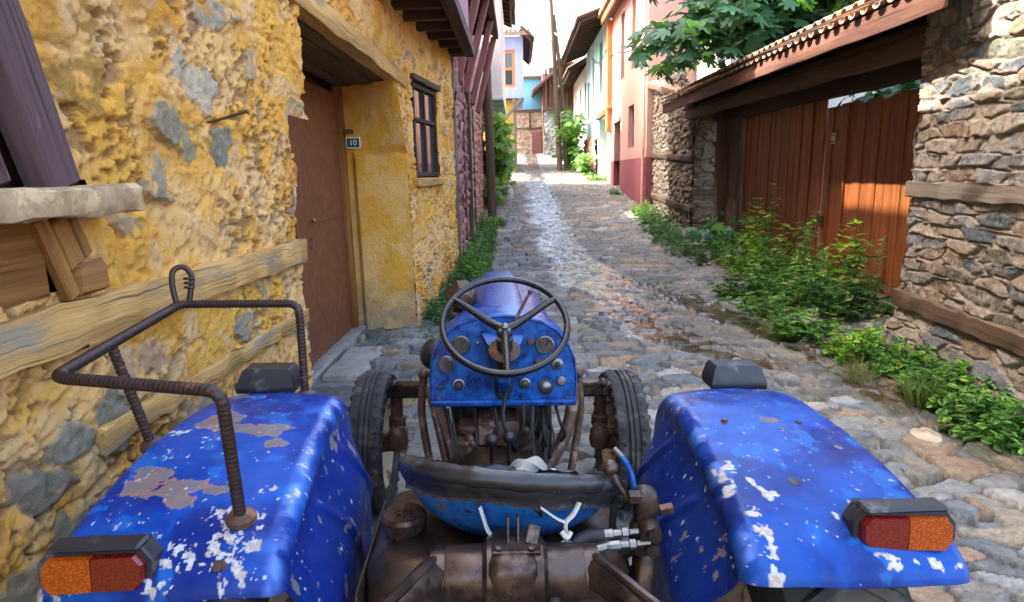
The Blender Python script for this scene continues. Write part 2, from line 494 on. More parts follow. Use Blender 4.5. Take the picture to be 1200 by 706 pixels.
def build_road():
    ys = [.3]
    while ys[-1] < 62: ys.append(ys[-1] + max(.012, .0048 * ys[-1]))
    ys = np.array(ys); xs = np.arange(-2.3, 5.6, .0135)
    X, Y = np.meshgrid(xs, ys, indexing='ij')
    wx = X + .10 * (fbm(X * 2.1, Y * 2.1, 3, 5) - .5) * 2; wy = Y + .08 * (fbm(X * 2.3 + 40, Y * 2.3, 3, 6) - .5) * 2
    f1, f2, r1, r2, r3, dx, dy = voro(wx / .31, wy / .20, 11, 1.)
    s1, s2, t1, t2, t3, ux, uy = voro(wx / .19 + .4, wy / .13, 41, 1.)
    sm = (fbm(X * 1.5 + 9, Y * 1.7, 2, 48) + .16 * sst(1.2, 2.6, X) * sst(6.5, 5, Y)) > .59
    f1, f2, r1, r2, r3, dx, dy = [np.where(sm, q, p_) for p_, q in zip((f1, f2, r1, r2, r3, dx, dy), (s1, s2, t1, t2, t3, ux, uy))]
    F1, F2, R1, R2, R3, DX, DY = voro(wx / .62 + .3, wy / .5, 21, .8)
    big = (X < -.30 + .25 * (fbm(X * 3, Y * 3, 2, 8) - .5)) & (Y < 6.9) & (fbm(X * .8, Y * .8, 2, 77) > .36)
    g1, g2, q1, q2, q3, ex, ey = voro(wx / .50 + .7, wy / .31, 31, 1.)
    mid = (fbm(X * 1.3, Y * 1.5, 2, 44) > .57) & ~big & ~((X > 1.35) & (Y < 6.2))
    def sel(a, b, c): return np.where(big, a, np.where(mid, b, c))
    e = sel((F2 - F1) * 2.2, (g2 - g1) * 1.4, f2 - f1); r1 = sel(R1, q1, r1); r2 = sel(R2, q2, r2); r3 = sel(R3, q3, r3); dx = sel(DX, ex, dx); dy = sel(DY, ey, dy)
    s = sst(.045, .095, e)
    fine = fbm(X * 26, Y * 26, 4, 3)
    h = s * (.034 + .040 * r1) + s * (dx * (r2 - .5) + dy * (r3 - .5)) * .055 + (fine - .5) * .018 * s + .006 * s * (ridged(X * 9, Y * 14, 3, 4) - .5)
    side = sst(2.3, 3.1, X - .25 * (Y > 12)) * (Y < 17) + sst(3.0, 3.5, X) + sst(-.6, -1.2, X) * (Y > 7)
    dirt = -.014 + .044 * fbm(X * 1.6, Y * 1.6, 4, 15) + .03 * np.clip(side, 0, 1) + .012 * (fbm(X * 14, Y * 14, 3, 33) - .5)
    near_r = sst(1.9, 3.2, X + .8 * (fbm(X, Y, 2, 3) - .5)) * sst(8, 5.5, Y)
    dirt += .012 * near_r
    pf1, pf2, pr, pq, ps, _a, _b = voro(X / .055, Y / .045, 61, .9)
    peb = (pr > .62) * sst(.02, .3, pf2 - pf1)
    dirt = dirt + peb * .012
    under = np.exp(-((X + .1) / .8) ** 2) * sst(5.5, 3.5, Y); dirt += .02 * under
    isd = sst(-.004, .004, dirt - h)
    wet = wetness(X, Y)
    trench = np.interp(Y, [4.5, 6.3, 8, 9.5, 11], [3.2, 2.85, 2.55, 2.25, 1.9])
    z = zprof(Y) + np.maximum(h, dirt) - .05 * np.exp(-((X - stream_x(Y)) / .45) ** 2) * 0.5 - .06 * np.exp(-((X - trench) / .2) ** 2) * sst(11, 9, Y) * sst(5.2, 6.2, Y)
    z += .22 * sst(2.7, 4.2, X) * sst(4.5, 6.5, Y) * sst(17, 14, Y) + .10 * sst(-.9, -1.5, X) * sst(7, 9, Y)
    P = [(.105, .125, .145), (.14, .16, .175), (.18, .185, .185), (.18, .165, .145), (.22, .19, .15), (.16, .155, .145), (.12, .14, .155), (.27, .26, .24), (.27, .19, .125), (.20, .20, .195), (.15, .155, .15)]
    c = pal(P, r3)
    c = c * (.72 + .56 * fine[..., None]) * (.68 + .62 * r2[..., None])
    c = mixc(c, (.27, .25, .17), .3 * sst(.58, .7, fbm(X * 5, Y * 5, 4, 66)))
    dc = mixc(np.broadcast_to((.060, .049, .038), X.shape + (3,)), (.21, .17, .125), sst(.0, .03, dirt - .004) * sst(.3, .6, fbm(X * 3, Y * 3, 4, 19)))
    dc = mixc(dc, (.27, .25, .21), .8 * peb * ps)
    moss = sst(.52, .66, fbm(X * 2.2, Y * 2.2, 4, 51) + .16 * sst(.2, -.8, X) + .05 * (X > 2.5)) * (1 - wet)
    dc = mixc(dc, (.115, .13, .035), moss * .8)
    c = mixc(c, dc, isd)
    c = c * np.array((.93, .92, .87)) * (1 - .42 * wet[..., None])
    c = mixc(c, (.15, .095, .055), .25 * wet * sst(1.5, 2.2, X) * sst(9, 6, Y))
    rough = .78 - .68 * sst(.25, .8, wet) * (1 - .3 * isd) - .1 * (r1 > .5) * (1 - isd)
    col = np.concatenate([c, rough[..., None]], -1)
    grid_obj('road', np.stack([X, Y, z], -1), M['road'], None, col)['kind'] = 'structure'
build_road()

def build_water():
    m, nt, bs = newmat('shallow_water'); t = NT(nt); co = t.obco()
    gl = t.n('ShaderNodeBsdfGlossy'); gl.inputs['Roughness'].default_value = .12; gl.inputs['Color'].default_value = (1, 1, 1, 1)
    tr = t.n('ShaderNodeBsdfTransparent'); tr.inputs['Color'].default_value = (.80, .74, .64, 1)
    fr = t.n('ShaderNodeFresnel'); fr.inputs['IOR'].default_value = 1.45
    bp = t.n('ShaderNodeBump'); bp.inputs['Strength'].default_value = .55; bp.inputs['Distance'].default_value = .045
    t.l(t.noise(t.mapv(co, (1, .8, 1)), 7, 4, .55, .6), bp.inputs['Height'])
    t.l(bp.outputs[0], gl.inputs['Normal'])
    mx = t.n('ShaderNodeMixShader'); t.l(fr.outputs[0], mx.inputs[0]); t.l(tr.outputs[0], mx.inputs[1]); t.l(gl.outputs[0], mx.inputs[2])
    t.l(mx.outputs[0], nt.nodes['Material Output'].inputs['Surface'])
    ys = np.concatenate([np.arange(4.6, 14, .03), np.arange(14, 50, .08)]); xs = np.arange(-.4, 3.5, .03)
    X, Y = np.meshgrid(xs, ys, indexing='ij')
    w = wetness(X, Y)
    keep = (w > .5)[:-1, :-1]
    trench = np.interp(Y, [4.5, 6.3, 8, 9.5, 11], [3.2, 2.85, 2.55, 2.25, 1.9])
    z = zprof(Y) + .016 + .026 * sst(.45, .9, w) + .014 - .05 * np.exp(-((X - stream_x(Y)) / .45) ** 2) * .5 - .05 * np.exp(-((X - trench) / .2) ** 2) * sst(11, 9, Y)
    z += .004 * (fbm(X * 6, Y * 5, 3, 12) - .5)
    grid_obj('stream_water', np.stack([X, Y, z], -1), m, None, None, keep)['kind'] = 'structure'
build_water()

# ------------------------------------------------------------------ masonry height fields
def plaster_rough(u, v, seed=0, rough=1.0, v0=0.9, spots=()):
    """thickly limewashed rubble wall: displacement and colour"""
    a = .55
    p = u * math.cos(a) + v * math.sin(a); q = -u * math.sin(a) + v * math.cos(a)
    wu = u + .12 * (fbm(u * 2.5, v * 2.5, 3, seed + 1) - .5); wv = v + .12 * (fbm(u * 2.5, v * 2.5, 3, seed + 2) - .5)
    f1, f2, r1, r2, r3, dx, dy = voro(wu * 4.2, wv * 5.6, seed + 3, .9)
    e = f2 - f1; s = sst(.02, .22, e)
    d = .026 * (fbm(u * 2.2, v * 2.2, 3, seed + 4) - .5)
    d = d + rough * (.011 * s * (.4 + r1) + .016 * s * (dx * (r2 - .5) + dy * (r3 - .5)))
    fl = sst(.40, .52, fbm(wu * 3.6, wv * 3.6, 4, seed + 5))           # smooth faces
    rg = ridged(p * 6 + .8 * fbm(u * 6, v * 6, 3, seed), q * 13, 4, seed + 6)
    d = d + rough * (1 - .85 * fl) * .016 * (rg - .55)
    rg2 = ridged(p * 20, q * 34, 3, seed + 16)
    h1, h2_, k1, k2, k3, hx, hy = voro(p * 13 + 1.5 * fbm(u * 5, v * 5, 2, seed + 33), q * 24, seed + 30, .95)
    d = d + rough * (1 - .8 * fl) * (.011 * (k1 - .5) + .018 * (hx * (k2 - .5) + hy * (k3 - .5))) * sst(.0, .1, h2_ - h1)
    d = d + rough * (1 - .75 * fl) * .007 * (rg2 - .5)
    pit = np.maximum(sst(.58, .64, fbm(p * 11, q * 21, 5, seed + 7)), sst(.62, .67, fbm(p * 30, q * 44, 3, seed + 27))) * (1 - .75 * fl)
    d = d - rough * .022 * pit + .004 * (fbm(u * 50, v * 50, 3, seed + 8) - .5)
    n1 = fbm(u * 3.5, v * 3.5, 5, seed + 9); n2 = fbm(u * 1.1, v * 1.1, 4, seed + 10)
    c = mixc(np.broadcast_to((.90, .472, .088), u.shape + (3,)), (.92, .55, .20), sst(.42, .62, n1))
    c = mixc(c, (.66, .29, .04), .6 * sst(.5, .68, n2) * (1 - sst(.5, .6, n1)))
    c = mixc(c, (.80, .56, .30), .6 * sst(.60, .70, fbm(u * 7, v * 7, 4, seed + 12)))
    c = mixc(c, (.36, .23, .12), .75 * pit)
    low = sst(v0, v0 - .75, v + .3 * (n2 - .5))
    st = ((r2 > .93 - .30 * low) * sst(.10, .18, e + .25 * (fbm(u * 16, v * 16, 4, seed + 11) - .5)))
    sc = pal([(.27, .28, .27), (.36, .33, .28), (.24, .26, .27), (.44, .33, .20), (.52, .46, .36), (.38, .22, .08)], r3)
    sc = sc * (.7 + .6 * fbm(u * 24, v * 24, 4, seed + 13)[..., None])
    c = mixc(c, sc, st * (.85 * sst(.42, .56, fbm(u * 9, v * 9, 4, seed + 14) + .16 * low)))
    c = mixc(c, (.46, .35, .22), .45 * low * sst(.45, .6, n1))
    for k, (cu, cv, ru, rv, sc_) in enumerate(spots):
        du = u - cu; dv = v - cv; ca, sa = math.cos(.5 - .3 * (k % 4)), math.sin(.5 - .3 * (k % 4))
        rr_ = np.hypot((du * ca + dv * sa) / (1.45 * ru), (-du * sa + dv * ca) / (1.45 * rv)) + 1.5 * (fbm(u * 9, v * 11, 4, seed + 50 + k) - .5)
        m = sst(.82, .68, rr_); ring = sst(.95, .85, rr_) * (1 - m)
        fc = fbm(u * 30, v * 34, 4, seed + 70 + k)
        face = .012 + .08 * du * ((k % 3) - 1) + .10 * dv * ((k % 2) - .5) + .012 * (fc - .5)
        d = d * (1 - m) + face * m - .008 * ring
        c = mixc(c, np.array(sc_) * np.array((1.12, 1.0, .80)) * (.55 + .8 * fc)[..., None], .92 * m * sst(.38, .50, fbm(u * 14, v * 14, 4, seed + 90 + k) + .12))
    return d, np.concatenate([c, np.full(u.shape + (1,), .9)], -1)

WALL_STONES = [(2.20, 1.80, .10, .06, (.34, .35, .31)), (2.69, 1.94, .07, .075, (.22, .26, .27)), (2.58, 2.14, .09, .10, (.52, .49, .44)), (2.34, 1.97, .11, .06, (.30, .31, .28)), (1.90, 2.12, .12, .09, (.42, .27, .08)), (2.74, 2.47, .16, .05, (.40, .38, .35)), (2.02, 1.67, .10, .045, (.46, .38, .28)), (1.62, 1.09, .10, .05, (.26, .27, .27)), (1.78, 1.08, .08, .07, (.20, .21, .21)), (1.98, 1.21, .14, .07, (.48, .34, .26)), (2.99, 1.30, .09, .07, (.38, .34, .29)), (1.46, 1.05, .09, .04, (.24, .24, .24)), (3.1, 2.35, .09, .07, (.44, .37, .25)), (2.2, 2.55, .12, .06, (.38, .30, .16)), (1.62, .86, .12, .06, (.25, .25, .24)), (2.3, .92, .13, .07, (.36, .33, .28)), (2.75, 1.16, .10, .05, (.27, .28, .28)), (1.35, .80, .10, .07, (.3, .29, .26))]

def masonry(u, v, seed, sx, sy, P, mortar, depth=.03, gap=.16, warp=.5):
    wv = v + sy * warp * (fbm(u / sx * .6, v / sy * .5, 3, seed) - .5) * 1.6; wu = u + sx * .4 * (fbm(u / sx, v / sy, 3, seed + 1) - .5)
    row = np.floor(wv / sy)
    f1, f2, r1, r2, r3, dx, dy = voro(wu / sx + .5 * (row % 2), wv / sy, seed + 2, .75)
    e = f2 - f1 + .12 * (fbm(u * 16, v * 16, 3, seed + 9) - .5)
    s = sst(.02, gap, e)
    fine = fbm(u * 22, v * 26, 5, seed + 3)
    d = s * depth * (.5 + r1) + s * depth * 1.3 * (dx * (r2 - .5) + dy * (r3 - .5)) + .018 * (fine - .5) + .014 * (ridged(u * 9, v * 16, 4, seed + 4) - .55)
    c = pal(P, r3) * (.65 + .7 * fine[..., None]) * (.8 + .4 * r2[..., None])
    mc = np.asarray(mortar) * (.75 + .5 * fbm(u * 30, v * 30, 3, seed + 6)[..., None])
    smear = sst(.50, .62, fbm(u * 7, v * 11, 5, seed + 7))
    c = mixc(c, mc, np.clip((1 - sst(.4, .8, s)) + .65 * smear, 0, 1))
    return d, np.concatenate([c, np.full(u.shape + (1,), .88)], -1)

# ------------------------------------------------------------------ yellow house
YH = thing('yellow_house', 'rough yellow plastered stone house with brown door and mauve overhanging upper floor', 'house', (-1.25, 3.5, 0))
def wall_x(y): return -1.25 + .14 * np.maximum(0, y - 7.3)
def build_yellow():
    ys = np.concatenate([np.arange(.35, 4.0, .0065), np.arange(4.0, 9.55, .013)])
    zs = np.concatenate([np.arange(-.05, 3.3, .0068), np.arange(3.3, 4.05, .02)])
    Y, Z = np.meshgrid(ys, zs, indexing='ij')
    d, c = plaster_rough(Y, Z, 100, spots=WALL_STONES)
    # flatter towards timber beams and openings
    X = wall_x(Y) + d
    le = np.where(Z > 2.14, 3.87, 3.53) + .05 * (fbm(Y * 0 + 3, Z * 9, 3, 7) - .5) * 1.6
    re = np.interp(Z, [0, 2.05, 2.15, 2.78], [7.30, 7.22, 7.10, 6.80]) + .04 * (fbm(Y * 0 + 9, Z * 8, 3, 17) - .5)
    door = (Y > le) & (Y < re) & (Z < 2.775)
    win = (Y > 7.56) & (Y < 8.62) & (Z > 1.78) & (Z < 2.90)
    shut = (Y < 1.735 - .29 * (Z - 1.8) + .02 * (fbm(Z * 12, Y * 0, 3, 4) - .5)) & (Z > 1.80) | (Y < 1.82) & (Z > 1.72) & (Z <= 1.81) | (Y < 1.72) & (Z > 1.515) & (Z <= 1.73)
    keep = ~(door | win | shut)[:-1, :-1]
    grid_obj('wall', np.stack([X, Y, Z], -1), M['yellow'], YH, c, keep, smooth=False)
    # reveal right of the door
    us = np.arange(0, 1.001, .012); zs = np.arange(-.02, 2.80, .012)
    U, Z = np.meshgrid(us, zs, indexing='ij')
    yo = np.interp(Z, [0, 2.05, 2.15, 2.78], [7.30, 7.22, 7.10, 6.80])
    lump = sst(2.07 + .0 * U, 2.02, Z - .06 * (fbm(U * 4, Z * 0, 2, 3) - .5) - .10 * sst(.75, 1., U)) * sst(.85, .76, U)
    X = -1.235 - .74 * U
    d, c = plaster_rough(U * .7 + 20, Z, 300, .25, .5)
    Yy = yo + (7.20 - yo) * sst(0, 1, U) - .06 * lump - .4 * d - .03 * (fbm(U * 3, Z * 3, 3, 5) - .5)
    c[..., :3] = mixc(np.broadcast_to((.84, .43, .06), Z.shape + (3,)), (.88, .53, .16), sst(.35, .65, fbm(U * 3, Z * 3, 4, 8)))
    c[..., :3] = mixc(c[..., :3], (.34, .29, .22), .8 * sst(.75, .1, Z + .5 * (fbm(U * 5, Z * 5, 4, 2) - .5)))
    c[..., :3] = mixc(c[..., :3], (.84, .55, .22), .5 * sst(.56, .68, fbm(U * 7, Z * 9, 4, 12)))
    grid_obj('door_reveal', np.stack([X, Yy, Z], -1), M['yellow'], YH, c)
build_yellow()
b = MB(); b.box((-2.02, 3.4, -.02), (-1.93, 5.3, 2.80)); b.box((-1.95, 3.3, 0), (-1.30, 3.50, 2.77)); b.obj('recess_wall', M['ochreplaster'], YH)
# shell behind and upper storey
b = MB()
b.box((-7, .2, 0), (-2.3, 9.5, 3.5)); b.box((-7, .35, 3.4), (-1.42, 9.5, 4.0)); b.box((-2.2, 9.35, 0), (-1.02, 9.52, 3.5)); b.box((-2.0, -1.5, -.1), (-1.30, .36, 4.0))
b.obj('rear_wall', M['ochreplaster'], YH)
b = MB(); b.box((-7, -6, 4.0), (-1.26, 5.2, 8.0)); b.obj('upper_wall', M['ochreplaster'], YH)
b = MB(); b.box((-7, 5.2, 3.62), (-.66, 9.55, 7.2)); b.obj('overhang', M['upper'], YH)
b = MB(); b.beam((-.66, 5.2, 3.55), (-.66, 9.57, 3.55), .14, .16, jit=.004, seg=6)
for k in range(9): b.beam((-1.3, 5.4 + .5 * k, 3.55), (-.74, 5.4 + .5 * k, 3.55), .10, .12)
b.beam((-1.3, 9.5, 3.55), (-.74, 9.5, 3.55), .12, .14)
b.obj('overhang_joists', M['darkwood'], YH)
b = MB(); b.beam((-4.15, -6, 8.0), (-4.15, 9.9, 8.0), 5.85, .14); b.obj('roof', M['tile'], YH)
b = MB(); b.beam((-1.285, 3.35, 2.85), (-1.285, 7.6, 2.85), .13, .15, jit=.006, seg=14); b.obj('door_lintel', M['yelwood'], YH)
b = MB()
for x, z in ((-1.43, 2.86), (-1.58, 2.84), (-1.74, 2.87), (-1.89, 2.85)): b.beam((x, 3.35, z), (x, 7.5, z), .135, .14, jit=.006, seg=10)
b.obj('lintel_timber', M['oldwood'], YH)
# door
def build_door():
    d = MB(); d.box((-1.99, 5.62, .10), (-1.955, 7.03, 2.70), .004)
    dr = d.obj('door', M['door'], YH)
    e = MB()
    for y0, y1, z0, z1 in ((5.75, 6.9, .2, 1.32), (5.75, 6.9, 1.45, 2.6)):
        ym, zm = (y0 + y1) / 2, (z0 + z1) / 2
        pts = [(y0, zm), (ym, z1), (y1, zm), (ym, z0)]
        for i in range(4):
            a, c = pts[i], pts[(i + 1) % 4]
            e.beam((-1.955, a[0], a[1]), (-1.955, c[0], c[1]), .008, .005, (1, 0, 0), .002)
    e.box((-1.958, 5.63, 1.385), (-1.948, 7.02, 1.40), .002)
    e.obj('raised_pattern', M['door'], dr)
    h = MB(); h.lathe([(.0, 0), (.012, 0), (.010, .03), (.022, .035), (.024, .05), (.014, .062), (0, .063)], (-1.955, 5.86, 1.42), (1, 0, 0), 16)
    h.obj('handle', M['brass'], dr); h = MB(); h.box((-1.957, 5.84, 1.15), (-1.945, 5.88, 1.26), .004); h.obj('lock_plate', M['rust'], dr)
    f = MB(); f.box((-2.0, 5.46, .05), (-1.93, 5.60, 2.78), .01); f.obj('door_frame', M['door'], YH)
    f = MB(); f.box((-1.99, 7.05, .05), (-1.90, 7.16, 2.78), .012, .003, 8); f.obj('door_post', M['ochrewood'], YH)
    f = MB(); f.box((-2.0, 4.0, .05), (-1.96, 5.45, 2.75), .01); f.obj('door_panel', M['door'], YH)
    s = MB(); s.box((-2.0, 5.1, .0), (-1.82, 7.2, .10), .015, .006, 6); s.box((-1.80, 5.3, -.02), (-1.42, 6.3, .075), .03, .008, 4); s.obj('doorstep', M['greystone'] if 'greystone' in M else M['concrete'], YH)
M['brass'] = mat_plain('old_brass', (.30, .19, .06), .4, .7)
M['greystone'] = mat_plain('grey_flagstone', (.26, .25, .23), .8, 0, .3, 9, .5, .25, (.34, .30, .23), .6)
build_door()
# timber in the wall, sill, boards
b = MB(); b.beam((-1.240, .3, 1.43), (-1.240, 3.56, 1.405), .06, .130, jit=.004, seg=40, bev=.006); b.obj('timber_beam', M['yelwood'], YH)
b = MB(); b.beam((-1.246, 1.7, 1.06), (-1.246, 3.54, 1.03), .04, .075, jit=.004, seg=26, bev=.005); b.obj('timber_beam', M['yelwood'], YH)
b = MB(); b.beam((-1.20, .3, 1.757), (-1.20, 1.862, 1.757), .19, .078, bev=.010, jit=.004, seg=22); b.obj('stone_sill', M['concrete'], YH)
b = MB(); b.beam((-1.245, .3, 1.612), (-1.245, 1.60, 1.612), .04, .195, bev=.004, jit=.002, seg=8); b.obj('board', M['ochrewood'], YH)
b = MB(); b.beam((-1.222, 1.585, 1.716), (-1.222, 1.665, 1.497), .03, .045, (0, 1, 0), .004); b.beam((-1.228, 1.66, 1.716), (-1.228, 1.715, 1.59), .04, .11, (0, 1, 0), .006); b.obj('short_post', M['ochrewood'], YH)
b = MB(); b.beam((-1.225, 1.675, 1.54), (-1.225, 1.80, 1.54), .05, .085, bev=.01, jit=.004); b.obj('wood_block', M['ochrewood'], YH)
b = MB(); b.beam((-1.235, 1.683, 1.79), (-1.235, 1.26, 3.3), .08, .115, (0, 1, 0), .008, 8, .002); b.obj('window_post', M['purple'], YH)
b = MB()
for k in range(4): b.beam((-1.275, 1.505 - .17 * k, 1.79), (-1.275, 1.12 - .17 * k, 3.3), .03, .16, (0, 1, 0), .006)
b.obj('shutter', M['purple'], YH)
b = MB(); b.box((-1.40, .2, 1.5), (-1.33, 1.8, 3.4)); b.obj('window_lining', M['darkwood'], YH)
b = MB(); b.tube([(-1.27, 2.60, 2.025), (-1.20, 2.62, 2.045), (-1.09, 2.63, 2.075)], .006, 8); b.lathe([(0, 0), (.011, 0), (.011, .005), (0, .007)], (-1.092, 2.63, 2.072), (1, 0, .25), 10); b.obj('nail', M['rust'], YH)
# window further along
def build_window(parent, o, ud, w, h, fr, mat, gl, nu=2, trans=.35, th=.06, name='window'):
    """window of width w along ud, height h from origin o; frame bars fr wide; inside normal is to the left of ud"""
    ud = np.array(ud, float); ud /= np.linalg.norm(ud); o = np.array(o, float); up = np.array([0, 0, 1.])
    f = MB()
    f.beam(o + up * fr / 2, o + ud * w + up * fr / 2, th, fr, bev=.004); f.beam(o + up * (h - fr / 2), o + ud * w + up * (h - fr / 2), th, fr, bev=.004)
    f.beam(o + ud * fr / 2 + up * fr, o + ud * fr / 2 + up * (h - fr), th * .96, fr, ud, .004); f.beam(o + ud * (w - fr / 2) + up * fr, o + ud * (w - fr / 2) + up * (h - fr), th * .96, fr, ud, .004)
    for k in range(1, nu): f.beam(o + ud * (w * k / nu) + up * fr, o + ud * (w * k / nu) + up * (h - fr), th * .8, fr * .8, ud, .004)
    if trans: f.beam(o + ud * fr + up * h * (1 - trans), o + ud * (w - fr) + up * h * (1 - trans), th * .9, fr * .9, bev=.004)
    fo = f.obj(name, mat, parent)
    nn = np.cross(ud, up)
    g = MB(); g.beam(o + ud * fr * .5 + up * h / 2, o + ud * (w - fr * .5) + up * h / 2, .008, h - fr, bev=.001); g.obj('pane', gl, fo)
    return fo
wd = np.array([.14, 1, 0]); 
build_window(YH, (float(wall_x(7.60)) - .04, 7.60, 1.80), wd, 1.0, 1.08, .052, M['darkwood'], M['glass'], 2, .38, .10)
b = MB(); b.beam((float(wall_x(7.5)) + .0, 7.52, 2.93), (float(wall_x(8.7)) + .0, 8.7, 2.93), .12, .07, jit=.003, seg=5); b.obj('window_lintel', M['oldwood'], YH)
b = MB(); b.beam((float(wall_x(7.5)) + .0, 7.54, 1.73), (float(wall_x(8.7)) + .0, 8.68, 1.73), .11, .09, jit=.004, seg=5); b.obj('window_sill', M['yelwood'], YH)
b = MB(); b.box((-1.6, 7.5, 1.7), (-1.35, 8.8, 3.0)); b.obj('window_lining', M['darkwood'], YH)
b = MB(); b.box((-1.03, 9.52, -.1), (-.90, 9.66, 3.5), .01, .006, 14); b.obj('corner_post', M['greywood'], YH)

def text_obj(name, s, size, loc, rot, mat, parent, depth=.002):
    cu = bpy.data.curves.new(name, 'FONT'); cu.body = s; cu.size = size; cu.extrude = depth; cu.align_x = 'CENTER'; cu.align_y = 'CENTER'
    tmp = bpy.data.objects.new('lettering', cu); COL.objects.link(tmp); bpy.context.view_layer.update()
    me = bpy.data.meshes.new_from_object(tmp.evaluated_get(bpy.context.evaluated_depsgraph_get())); COL.objects.unlink(tmp); bpy.data.objects.remove(tmp)
    me.materials.clear(); me.materials.append(mat); o = bpy.data.objects.new(name, me); link(o, parent)
    o.location = Vector(loc) - Vector(ORG.get(parent.name, (0, 0, 0))); o.rotation_euler = rot
    return o
# plate 10, in the reveal, and the little rusty bell box above it
b = MB(); b.beam((-1.885, 7.085, 2.18), (-1.725, 7.085, 2.18), .012, .12, bev=.004); pl = b.obj('house_number_plate', M['white_sign'], YH)
b = MB(); b.beam((-1.873, 7.078, 2.18), (-1.737, 7.078, 2.18), .006, .098, bev=.002); b.obj('green_field', M['green_sign'], pl)
text_obj('number', '10', .085, (-1.805, 7.0735, 2.18), (R(90), 0, 0), M['white_sign'], pl)
b = MB(); b.beam((-1.91, 7.08, 2.30), (-1.80, 7.08, 2.30), .05, .045, bev=.006); b.obj('bell_box', M['rust'], YH)
def facade(b, o, ud, w, z0, z1, ops=(), nn=None, dep=.15):
    """wall sheet with real openings and reveals; nn points into the building"""
    o = np.array(o, float); ud = np.array(ud, float); ud /= np.linalg.norm(ud)
    nn = np.array(nn, float); up = np.array([0, 0, 1.])
    us = sorted({0., w, *[q for p in ops for q in p[:2]]}); vs = sorted({z0, z1, *[q for p in ops for q in p[2:]]})
    P = lambda u, v, d=0: o * np.array([1, 1, 0]) + ud * u + up * v + nn * d
    for i in range(len(us) - 1):
        for j in range(len(vs) - 1):
            cu, cv = (us[i] + us[i + 1]) / 2, (vs[j] + vs[j + 1]) / 2
            if any(p[0] < cu < p[1] and p[2] < cv < p[3] for p in ops): continue
            b.add([P(us[i], vs[j]), P(us[i + 1], vs[j]), P(us[i + 1], vs[j + 1]), P(us[i], vs[j + 1])], [[0, 1, 2, 3]])
    for u0, u1, a, c in ops:
        q = [(u0, a), (u1, a), (u1, c), (u0, c)]
        for k in range(4):
            s, e = q[k], q[(k + 1) % 4]
            b.add([P(*s), P(*e), P(*e, dep), P(*s, dep)], [[0, 1, 2, 3]])
    return b

STONE_T = [(.40, .34, .26), (.34, .28, .21), (.30, .28, .25), (.24, .245, .245), (.12, .14, .16), (.44, .39, .32), (.30, .22, .15), (.36, .32, .27), (.20, .20, .15), (.31, .30, .29), (.16, .18, .20)]
# ------------------------------------------------------------------ right foreground stone wall
RW = thing('stone_wall', 'tall sunlit rubble stone wall with two timber bands, at the right edge', 'wall', (3.6, 5, 0))
def build_rwall():
    ys = np.arange(2.9, 6.02, .0105); zs = np.arange(-.15, 4.6, .0105)
    Y, Z = np.meshgrid(ys, zs, indexing='ij')
    d, c = masonry(Y, Z, 500, .36, .118, [tuple(.70 * q for q in s_) for s_ in STONE_T], (.30, .25, .20), .026, .15, .5)
    end = 5.93 + .05 * (fbm(Y * 0 + 1, Z * 5, 3, 2) - .5) * 2 + .03 * ((Z * 6) % 1 > .5) + .10 * sst(.6, .3, Z)
    X = 3.65 - .083 * (5.94 - Y) - d - .10 * sst(.55, .1, Z)
    # rounded outer corner, turning away to the gate
    t = np.clip(Y - (end - .06), 0, None)
    X = X + 8 * t ** 2
    keep = (Y < end)[:-1, :-1]
    grid_obj('wall', np.stack([X, Y, Z], -1), M['rubble'], RW, c, keep, smooth=False)
    xs = np.arange(3.64, 4.75, .02); zz = np.arange(-.15, 4.6, .02)
    X, Z = np.meshgrid(xs, zz, indexing='ij'); d, c = masonry(X + 9, Z, 510, .34, .16, STONE_T, (.46, .37, .27), .04)
    end = 5.90 + .05 * (fbm(X * 0 + 1, Z * 5, 3, 2) - .5) * 2
    grid_obj('wall_end', np.stack([X, end + d, Z], -1), M['rubble'], RW, c)
    b = MB(); b.box((3.66, 2.5, -.2), (4.7, 5.84, 4.55)); b.obj('wall_core', M['oldwood'], RW)
    for z, h, x in ((1.585, .14, 0), (.57, .15, -.02)):
        b = MB(); b.beam((3.395 + x, 2.9, z), (3.645 + x, 5.96, z), .10, h, jit=.006, seg=24); b.obj('timber_band', M['greywood'] if z > 1 else M['oldwood'], RW)
build_rwall()

